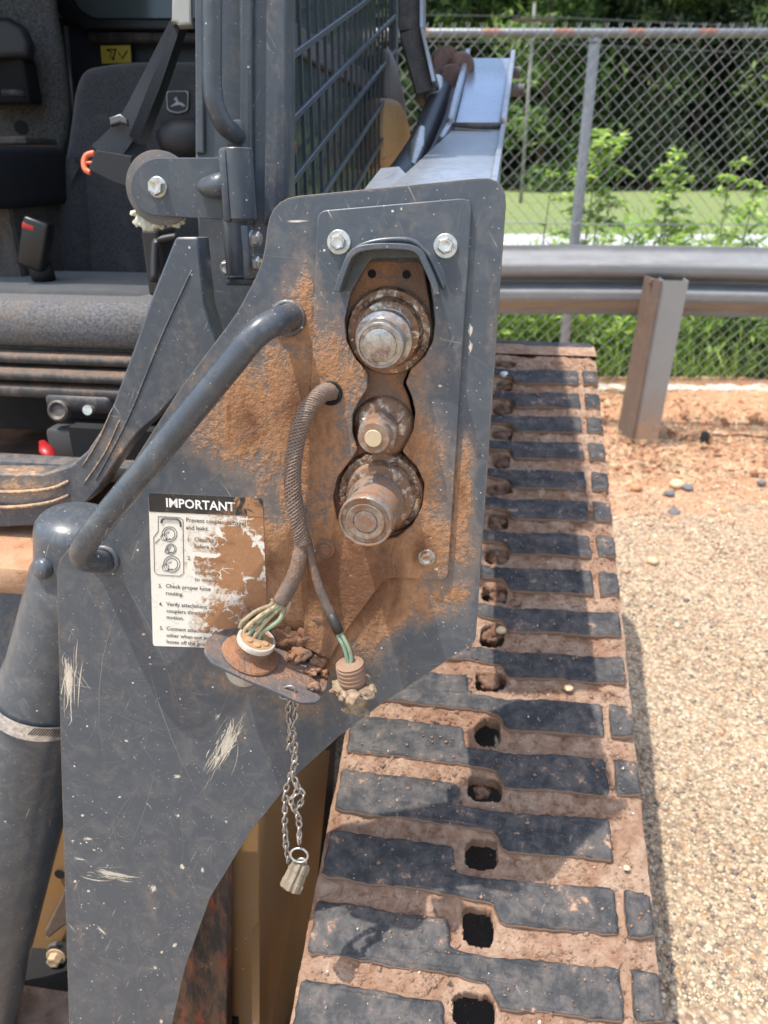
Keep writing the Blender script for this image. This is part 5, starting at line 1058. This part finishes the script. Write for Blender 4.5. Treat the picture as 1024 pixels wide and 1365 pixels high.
build('floor_box', rbox(U(130, 588, 1.08), (.12, .06, .05), MAX, .006), base('grey_box', (.05, .05, .05), .6, nse=(40, .2)), fl, smooth=40)
build('red_pedal', tube([U(56, 588, 1.02), U(62, 600, 1.01), U(70, 612, 1.0)], [.004, .010, .006], 12, flat=.5), base('red_plastic', (.35, .012, .015), .4), fl, smooth=180)
# cab shell: roof, side and rear walls that keep the inside dark
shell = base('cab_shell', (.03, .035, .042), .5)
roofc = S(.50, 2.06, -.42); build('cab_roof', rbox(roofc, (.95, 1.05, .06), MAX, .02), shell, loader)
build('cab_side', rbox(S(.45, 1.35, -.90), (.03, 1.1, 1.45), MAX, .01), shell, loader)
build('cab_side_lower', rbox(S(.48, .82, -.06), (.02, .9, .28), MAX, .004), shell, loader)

# ---- seat belt hanging from its guide
web = N('webbing'); n = web.noise(500, 2, .6); web.set('Base Color', web.mix(n, (.010, .011, .013), (.030, .032, .037))); web.set('Roughness', .5); web.set('Normal', web.bump(n, .3, .001)); web = web.mat
def ribbon(pts, widths, th=.0012, twist=None):
    c = [Vector(p) for p in pts]; n_ = len(c); vs = []; fs = []
    for i, p in enumerate(c):
        t = (c[min(i+1, n_-1)]-c[max(i-1, 0)]).normalized(); s_ = t.cross(Vector((0, -1, .1))).normalized(); a = twist[i] if twist else 0; nn = s_.cross(t); s_ = s_*math.cos(a)+nn*math.sin(a); nn = s_.cross(t)
        for sx, sn in ((-1, -1), (1, -1), (1, 1), (-1, 1)): vs.append(p + s_*sx*widths[i]/2 + nn*sn*th/2)
    for i in range(n_-1):
        for k in range(4): fs.append((i*4+k, i*4+(k+1) % 4, i*4+4+(k+1) % 4, i*4+4+k))
    fs += [(0, 3, 2, 1), tuple(len(vs)-4+k for k in range(4))]; return vs, fs
def rib_(pp, dd, ww, tw=(0, 0)): 
    P3 = curve_pts([U(x, y, d) for (x, y), d in zip(pp, dd)], 7); n_ = len(P3); return ribbon(P3, list(np.interp(np.linspace(0, len(ww)-1, n_), range(len(ww)), ww)), twist=list(np.linspace(tw[0], tw[1], n_)))
sb = build('seat_belt', rib_([(232, 26), (200, 100), (172, 165), (138, 208)], [.93, .93, .93, .93], [.006, .015, .026, .034], (.3, .1)), web, loader, smooth=40)
build('belt_strap', rib_([(246, 28), (222, 95), (196, 160), (168, 222)], [.95, .95, .95, .94], [.016, .018, .020, .032], (1.1, .3)), web, sb, smooth=40)
build('belt_strap', rib_([(239, 28), (208, 110), (178, 185)], [.925, .925, .925], [.006, .012, .012], (.2, .6)), web, sb, smooth=40)
build('belt_loop', slab(facing(150, 225, .92, 0, 0), [(128, 200), (176, 208), (172, 250), (150, 242), (118, 226)], .004, .004, .001), web, sb, smooth=30)
build('belt_keeper', slab(facing(155, 160, .91, 0, 20), [(145, 156), (160, 151), (169, 158), (170, 166), (160, 163), (147, 167)], 0, .008, .002), base('keeper_black', (.05, .05, .052), .4), sb, smooth=30)
build('belt_guide', slab(facing(240, 10, .91, -8, 6), [(230, -30), (254, -30), (256, 33), (238, 34), (236, 30), (229, 28)], 0, .02, .003), base('guide_grey', (.42, .42, .38), .5, nse=(40, .15)), loader, smooth=40)
lt = [U(126, 204, .92)+Vector((-.0, 0, 0)), U(116, 207, .92), U(112, 216, .92), U(114, 226, .92), U(121, 230, .92)]; build('buckle_tongue', tube(curve_pts(lt, 6), .0035, 10), base('orange_plastic', (.75, .16, .07), .4), sb, smooth=180)
build('buckle_tongue_bar', tube([U(114, 217, .92), U(126, 217, .92)], .002, 8), bpy.data.materials['orange_plastic'], sb, smooth=180)

# ================================================================== TRACK
sl20 = R_(20); TA = MA*math.cos(sl20) + MZ*math.sin(sl20); TN = MR.cross(TA).normalized(); TP = U(635, 1365, .78)
def T3(u, s, h=0): return TP + MR*u + TA*s + TN*h
# side profile (y along machine, z up) of the loop: front idler, rear sprocket, rear roller
def prof2(s, h=0): v = T3(0, s, h)-TP; return (v.dot(MA), v.z)
def circ(c, r, n=48): return [(c[0]+r*math.cos(a), c[1]+r*math.sin(a)) for a in np.linspace(0, 6.283, n)[:-1]]
z0g = -TP.z
cF = prof2(-.25, -.150); cR = prof2(1.262, -.155); cB = (cR[0]-.16, z0g+.035+.11)
rF, rR = .150, .155
pts = circ(cF, rF) + circ(cR, rR, 64) + circ(cB, .11)
def hull(P):
    P = sorted(P); L = []
    for Q in (P, P[::-1]):
        h = []
        for p in Q:
            while len(h) > 1 and (h[-1][0]-h[-2][0])*(p[1]-h[-2][1])-(h[-1][1]-h[-2][1])*(p[0]-h[-2][0]) <= 0: h.pop()
            h.append(p)
        L += h[:-1]
    return L
H = hull(pts)
S0, S1, PITCHT = -.235, 1.262, .0810
track = build('track', (lambda: (lambda vs, fs: (vs, fs))(*(lambda loop: (
    [TP + MR*u + MA*p[0] + MZ*p[1] for u in (-.196, .193) for p in loop] + [TP + MR*u + MA*q[0] + MZ*q[1] for u in (-.196, .193) for q in [(cx + (p[0]-cx)*.93 if False else p[0], p[1]) for p in loop for cx in [0]]],
    []))(H)))(), blackm, None) if False else None
def loop_band(Hp, u0, u1, inner, skip=None):
    n = len(Hp); c = (sum(p[0] for p in Hp)/n, sum(p[1] for p in Hp)/n); vs = []; fs = []
    nr = []
    for i in range(n):
        a, b = Hp[i-1], Hp[(i+1) % n]; t = Vector((b[0]-a[0], b[1]-a[1])).normalized(); nr.append((t.y, -t.x))
    for off in (0, -inner):
        for u in (u0, u1):
            for p, q in zip(Hp, nr): vs.append(TP + MR*u + MA*(p[0]+q[0]*off) + MZ*(p[1]+q[1]*off))
    for i in range(n):
        j = (i+1) % n
        if skip and skip(Hp[i], Hp[j]): continue
        fs += [(i, j, n+j, n+i), (2*n+i, 3*n+i, 3*n+j, 2*n+j), (i, 2*n+i, 2*n+j, j), (n+i, n+j, 3*n+j, 3*n+i)]
    return vs, fs
top_a = prof2(S0); top_b = prof2(S1)
def rubber():
    m = N('track_rubber'); a = m.noise(70, 5, .72, .4); b = m.noise(22, 4, .65); f = m.noise(300, 3, .7); nzv = m.nz()
    c = m.mix(m.noise(12, 4), (.009, .010, .0115), (.022, .0235, .026)); c = m.mix(m.step(f, .5, .75, 0, .5), c, (.06, .065, .075))
    t = m.m('ADD', m.m('MULTIPLY', a, .55), m.m('MULTIPLY', b, .45)); dusty = m.step(t, .40, .62, 0, .5); c = m.mix(dusty, c, (.17, .14, .12)); k = m.step(t, .565, .64); k = m.m('MAXIMUM', k, m.m('MULTIPLY', m.step(nzv, .45, .15), .7))
    for i, (an, th) in enumerate(((.6, .71), (-.8, .70))): c = m.mix(m.m('MULTIPLY', m.scratches(30, an, th, i*3+2, 18), .6), c, (.32, .25, .19))
    c = m.mix(k, c, m.mix(f, (.30, .17, .105), (.46, .30, .20))); m.set('Base Color', c); m.set('Roughness', m.m('ADD', m.m('MULTIPLY', k, .25), .68)); m.set('Normal', m.bump(m.m('ADD', m.m('ADD', a, m.m('MULTIPLY', f, .3)), k), .5, .002)); return m.mat
rubm = rubber(); tmud = mud('track_mud', (.50, .265, .155), (.80, .54, .37), 60, 1.1, .009)
Hd = [(p[0], p[1]) for p in H]
def on_top(a, b):
    def s_of(p): v = MA*p[0]+MZ*p[1]; return v.dot(TA), v.dot(TN)
    (sa, ha), (sb_, hb) = s_of(a), s_of(b); return abs(ha) < .004 and abs(hb) < .004 and (sb_-sa if sb_ > sa else sa-sb_) > .8
track = build('track_belt', loop_band(Hd, -.196, .193, .022, on_top), tmud, loader, smooth=40, label='mud packed rubber crawler track')
# top run: mud filled surface with real square openings
HOLE0 = .175
def jit(a, b, k=0): return math.sin(a*91.7+b*53.3+k*17.1)
def mudh(u, s):
    p = Vector((u*38, s*38, 0)); h = -.0034 + .0058*mn.noise(p*.8) + .0026*mn.noise(p*2.7) + .0015*mn.noise(p*6.5)
    e = max(0, abs(u+.0015)-.172)/.022; h -= .006*min(e, 1)**2*1.2
    k = round((s-HOLE0)/PITCHT); ds = s-(HOLE0+k*PITCHT); r = max(abs(u+.003)/.034, abs(ds)/.030)
    if r < 1: h -= .004*(1-r)
    return h
us = np.unique(np.round(np.concatenate([np.linspace(-.196, -.030, 50), np.linspace(-.0285, .0235, 40), np.linspace(.025, .193, 50)]), 5))
ds_ = PITCHT/54; ss = np.arange(S0, S1+1e-6, ds_)
off0 = (HOLE0 - S0) % PITCHT
hv = []; hidx = {}
for j, s in enumerate(ss):
    for i, u in enumerate(us):
        uu = u + .0004*jit(u, s); s2 = s + .0004*jit(s, u, 1); hv.append(T3(uu, s2, mudh(u, s)))
nu = len(us); mf = []; holeset = {}
def inhole(u, s):
    k = round((s-HOLE0)/PITCHT); ds = s-(HOLE0+k*PITCHT); w = .0200 + .0030*jit(k, 1); hh = .0185 + .003*jit(k, 2)
    q = mn.noise(Vector((u*70, s*70, k)))*.45 + mn.noise(Vector((u*230, s*230, k)))*.25
    return (abs(u+.0025)/w)**3.5 + (abs(ds)/hh)**3.5 < 1 + q
inh = np.zeros((len(ss)-1, nu-1), bool)
for j in range(len(ss)-1):
    for i in range(nu-1):
        u = (us[i]+us[i+1])/2; s = (ss[j]+ss[j+1])/2
        if abs(u) < .03 and inhole(u, s): inh[j, i] = True
        else: mf.append((j*nu+i, j*nu+i+1, (j+1)*nu+i+1, (j+1)*nu+i))
# walls of the openings go down through the belt
nb0 = len(hv); low = {}
def lowv(idx):
    if idx not in low: low[idx] = len(hv); hv.append(hv[idx] - TN*.024)
    return low[idx]
for j in range(1, len(ss)-2):
    for i in range(1, nu-2):
        if inh[j, i]:
            for dj, di, a, b in ((-1, 0, j*nu+i, j*nu+i+1), (1, 0, (j+1)*nu+i+1, (j+1)*nu+i), (0, -1, (j+1)*nu+i, j*nu+i), (0, 1, j*nu+i+1, (j+1)*nu+i+1)):
                if not inh[j+dj, i+di]: mf.append((a, b, lowv(b), lowv(a)))
packed = build('packed_mud', (hv, mf), tmud, track, smooth=180)
# clods choking the farther openings
lumps('mud_clod', track, mud('hole_mud', (.20, .10, .06), (.34, .20, .13), 90, 1, .004), [(T3(-.003+random.uniform(-.01, .01), HOLE0+PITCHT*k+random.uniform(-.006, .010), -.016-.004*random.random()), random.uniform(.010, .015), (1.1, 1, .8)) for k in range(3, 14) for _ in range(2 if k < 6 else 3)] + [(T3(-.006, HOLE0+PITCHT, -.014), .009, (1, 1, .8))])
# lugs, staggered: left bar, bridge under the opening, right bar; plus an edge block
def lugmesh(outline, seed, h=.0075, th=.014):
    rnd = random.Random(seed); o = fillet(outline, .006, 3); q = []
    N_ = len(o)
    for i in range(N_):
        a, b = Vector(o[i]), Vector(o[(i+1) % N_]); L = (b-a).length; m_ = max(1, int(L/.007))
        for k in range(m_):
            p = a.lerp(b, k/m_); q.append((p.x + rnd.uniform(-.0010, .0010), p.y + rnd.uniform(-.0010, .0010) + .0008*math.sin(p.x*60+seed)))
    a, fs = flat2d([q], th, .0036, 3)
    a = a.copy(); a[:, 2] += np.where(a[:, 2] > 0, .0008*np.sin(a[:, 0]*70+seed)*np.sin(a[:, 1]*120+seed*2), 0)
    return a, fs
lugo = [(-.190, .004), (-.036, .002), (-.033, -.027), (.020, -.030), (.060, -.027), (.150, -.023), (.152, -.073), (.022, -.078), (.012, -.057), (-.035, -.053), (-.190, -.052)]
lugo2 = [(-.186, .006), (-.035, .002), (-.033, -.027), (.020, -.030), (.187, -.024), (.187, -.068), (.022, -.075), (.012, -.056), (-.035, -.052), (-.186, -.050)]
edgo = [(.160, -.021), (.190, -.024), (.191, -.069), (.161, -.073)]
basis = Matrix((MR, TA, TN)).transposed().to_3x3(); eul = basis.to_euler()
def datam(name, a, fs, mat):
    me = bpy.data.meshes.new(name); me.from_pydata([tuple(v) for v in a], [], fs); me.update(); me.materials.append(mat)
    me.polygons.foreach_set('use_smooth', [True]*len(me.polygons)); me.set_sharp_from_angle(angle=R_(50)); return me
LM = [datam('lug', *lugmesh(lugo, k), rubm) for k in range(5)] + [datam('lug', *lugmesh(lugo2, 9), rubm)]
EM = [datam('edge_block', *lugmesh(edgo, 20+k), rubm) for k in range(3)]
k0 = math.ceil((S0+.08-HOLE0)/PITCHT); k1 = int((S1-.01-HOLE0)/PITCHT)
for k in range(k0, k1+1):
    s = HOLE0 + PITCHT*k; wide = k in (4, 5); me = LM[5] if wide else LM[k % 5]
    place('lug', me, T3(0, s, -.0030 + .0010*jit(k, 3)), track, eul)
    if not wide and k not in (1,): place('edge_block', EM[k % 3], T3(.0008*jit(k, 4), s, -.0036+.001*jit(k, 5)), track, eul)
# lugs round the ends and the underside
HL = Hd; per = []; acc = 0
for i in range(len(HL)):
    a, b = Vector(HL[i]), Vector(HL[(i+1) % len(HL)]); d = (b-a).length
    if on_top(HL[i], HL[(i+1) % len(HL)]): acc = 0; continue
    t = (b-a)/d if d else Vector((1, 0)); x = (PITCHT - acc) if acc else PITCHT*.5
    while x <= d:
        p = a + t*x; nrm = Vector((t.y, -t.x)); T_ = MA*t.x + MZ*t.y; Nn = MA*nrm.x + MZ*nrm.y
        bs = Matrix((T_.cross(Nn), T_, Nn)).transposed().to_3x3(); place('lug', LM[int(x*1000) % 5], TP + MA*p.x + MZ*p.y - Nn*.006, track, bs.to_euler()); x += PITCHT
    acc = (d - (x-PITCHT))
# wheels and frame inside the track
whm = grime('wheel_iron_shaded', (.02, .018, .016), .6, 0, lvl=-.1, up=.0, scr=0, dust=(.08, .05, .035))  # iron darkened so the track openings look black: shade put into the colour
for nm, c, r in (('idler_wheel', cF, .118), ('drive_sprocket', cR, .122), ('idler_wheel', cB, .078)):
    o_ = TP + MA*c[0] + MZ*c[1] - MR*.05; build(nm, lathe([(0, .03), (.002, r*.5), (.01, r*.55), (.02, r*.9), (.03, r), (.07, r), (.08, r*.9), (.09, r*.55), (.10, .03)], o_, MR, 32), whm, loader, smooth=35)
for f_ in (.18, .36, .54, .72): 
    c = (cF[0]+(cB[0]-cF[0])*f_, cF[1]*(1-f_)+cB[1]*f_-.05); build('track_roller', lathe([(0, .02), (.002, .05), (.1, .05), (.102, .02)], TP + MA*c[0] + MZ*c[1] - MR*.05, MR, 24), whm, loader, smooth=35)
a, b = TP + MA*cF[0] + MZ*cF[1], TP + MA*cR[0] + MZ*cR[1]; t_ = (b-a).normalized(); build('track_frame', rbox((a+b)/2 - MR*.02 - MZ*.05, (.12, (b-a).length*.86, .13), (MR, t_, MR.cross(t_)), .01), whm, loader, smooth=30)
def crumbs(n, name, mat, lo, hi, edge):
    u = RNG.uniform(-.19, .187, n); s = RNG.uniform(S0+.02, S1-.01, n); k = np.round((s-HOLE0+.025)/PITCHT); d = s-HOLE0-k*PITCHT
    left = u < -.034; onlug = np.where(left, (d > -.050) & (d < .005), (d > -.076) & (d < -.024)) & ~((u > .15) & (u < .157)); hole = (abs(u+.003) < .024) & (abs(s-HOLE0-np.round((s-HOLE0)/PITCHT)*PITCHT) < .022)
    keep = ~hole & (~onlug | (RNG.random(n) < edge)); u, s, onlug = u[keep], s[keep], onlug[keep]; n = len(u)
    r_ = RNG.lognormal(math.log(lo), .5, n).clip(.0004, hi); o = np.array([[1, 0, 0], [-1, 0, 0], [0, 1, 0], [0, -1, 0], [0, 0, 1], [0, 0, -1]], float)
    V = (o[None] + .7*(RNG.random((n, 6, 3))-.5))*r_[:, None, None]; h = np.array([0.0042 if l else mudh(a, b) for a, b, l in zip(u, s, onlug)])
    c = np.array(TP)[None] + np.array(MR)[None]*u[:, None] + np.array(TA)[None]*s[:, None] + np.array(TN)[None]*(h+r_*.25)[:, None]
    return tag(np_obj(name, V + c[:, None, :], SF, mat, RNG.random(n), track), kind='stuff')
crumbs(26000, 'mud_crumbs', tmud, .0011, .0038, .10)
crumbs(1500, 'grit', tone_mat('pale_grit', [(0, (.2, .15, .12)), (.5, (.5, .4, .3)), (1, (.7, .65, .58))]), .0010, .0026, .12)
# stray stones lying on the track
for px, py, r, mt, lb in ((797, 948, 5, mt_gry, 'grey pebble on the track near its right edge'), (758, 917, 6, mt_tan, 'pale pebble on the track between two lugs'), (668, 840, 7, mt_tan, 'dusty stone stuck in a track opening halfway up'), (836, 1157, 4, mt_tan, 'tiny white pebble by the track edge blocks'), (672, 499, 6, base('white_stone', (.75, .74, .7), .7), 'white stone in the far end of the track')):
    pt = Plane(TP, TN, MR).P(px, py, .002); rock(pt, r*(pt-CAM).length/F, mt, lb, 'pebble', 'pebbles lying on the track')
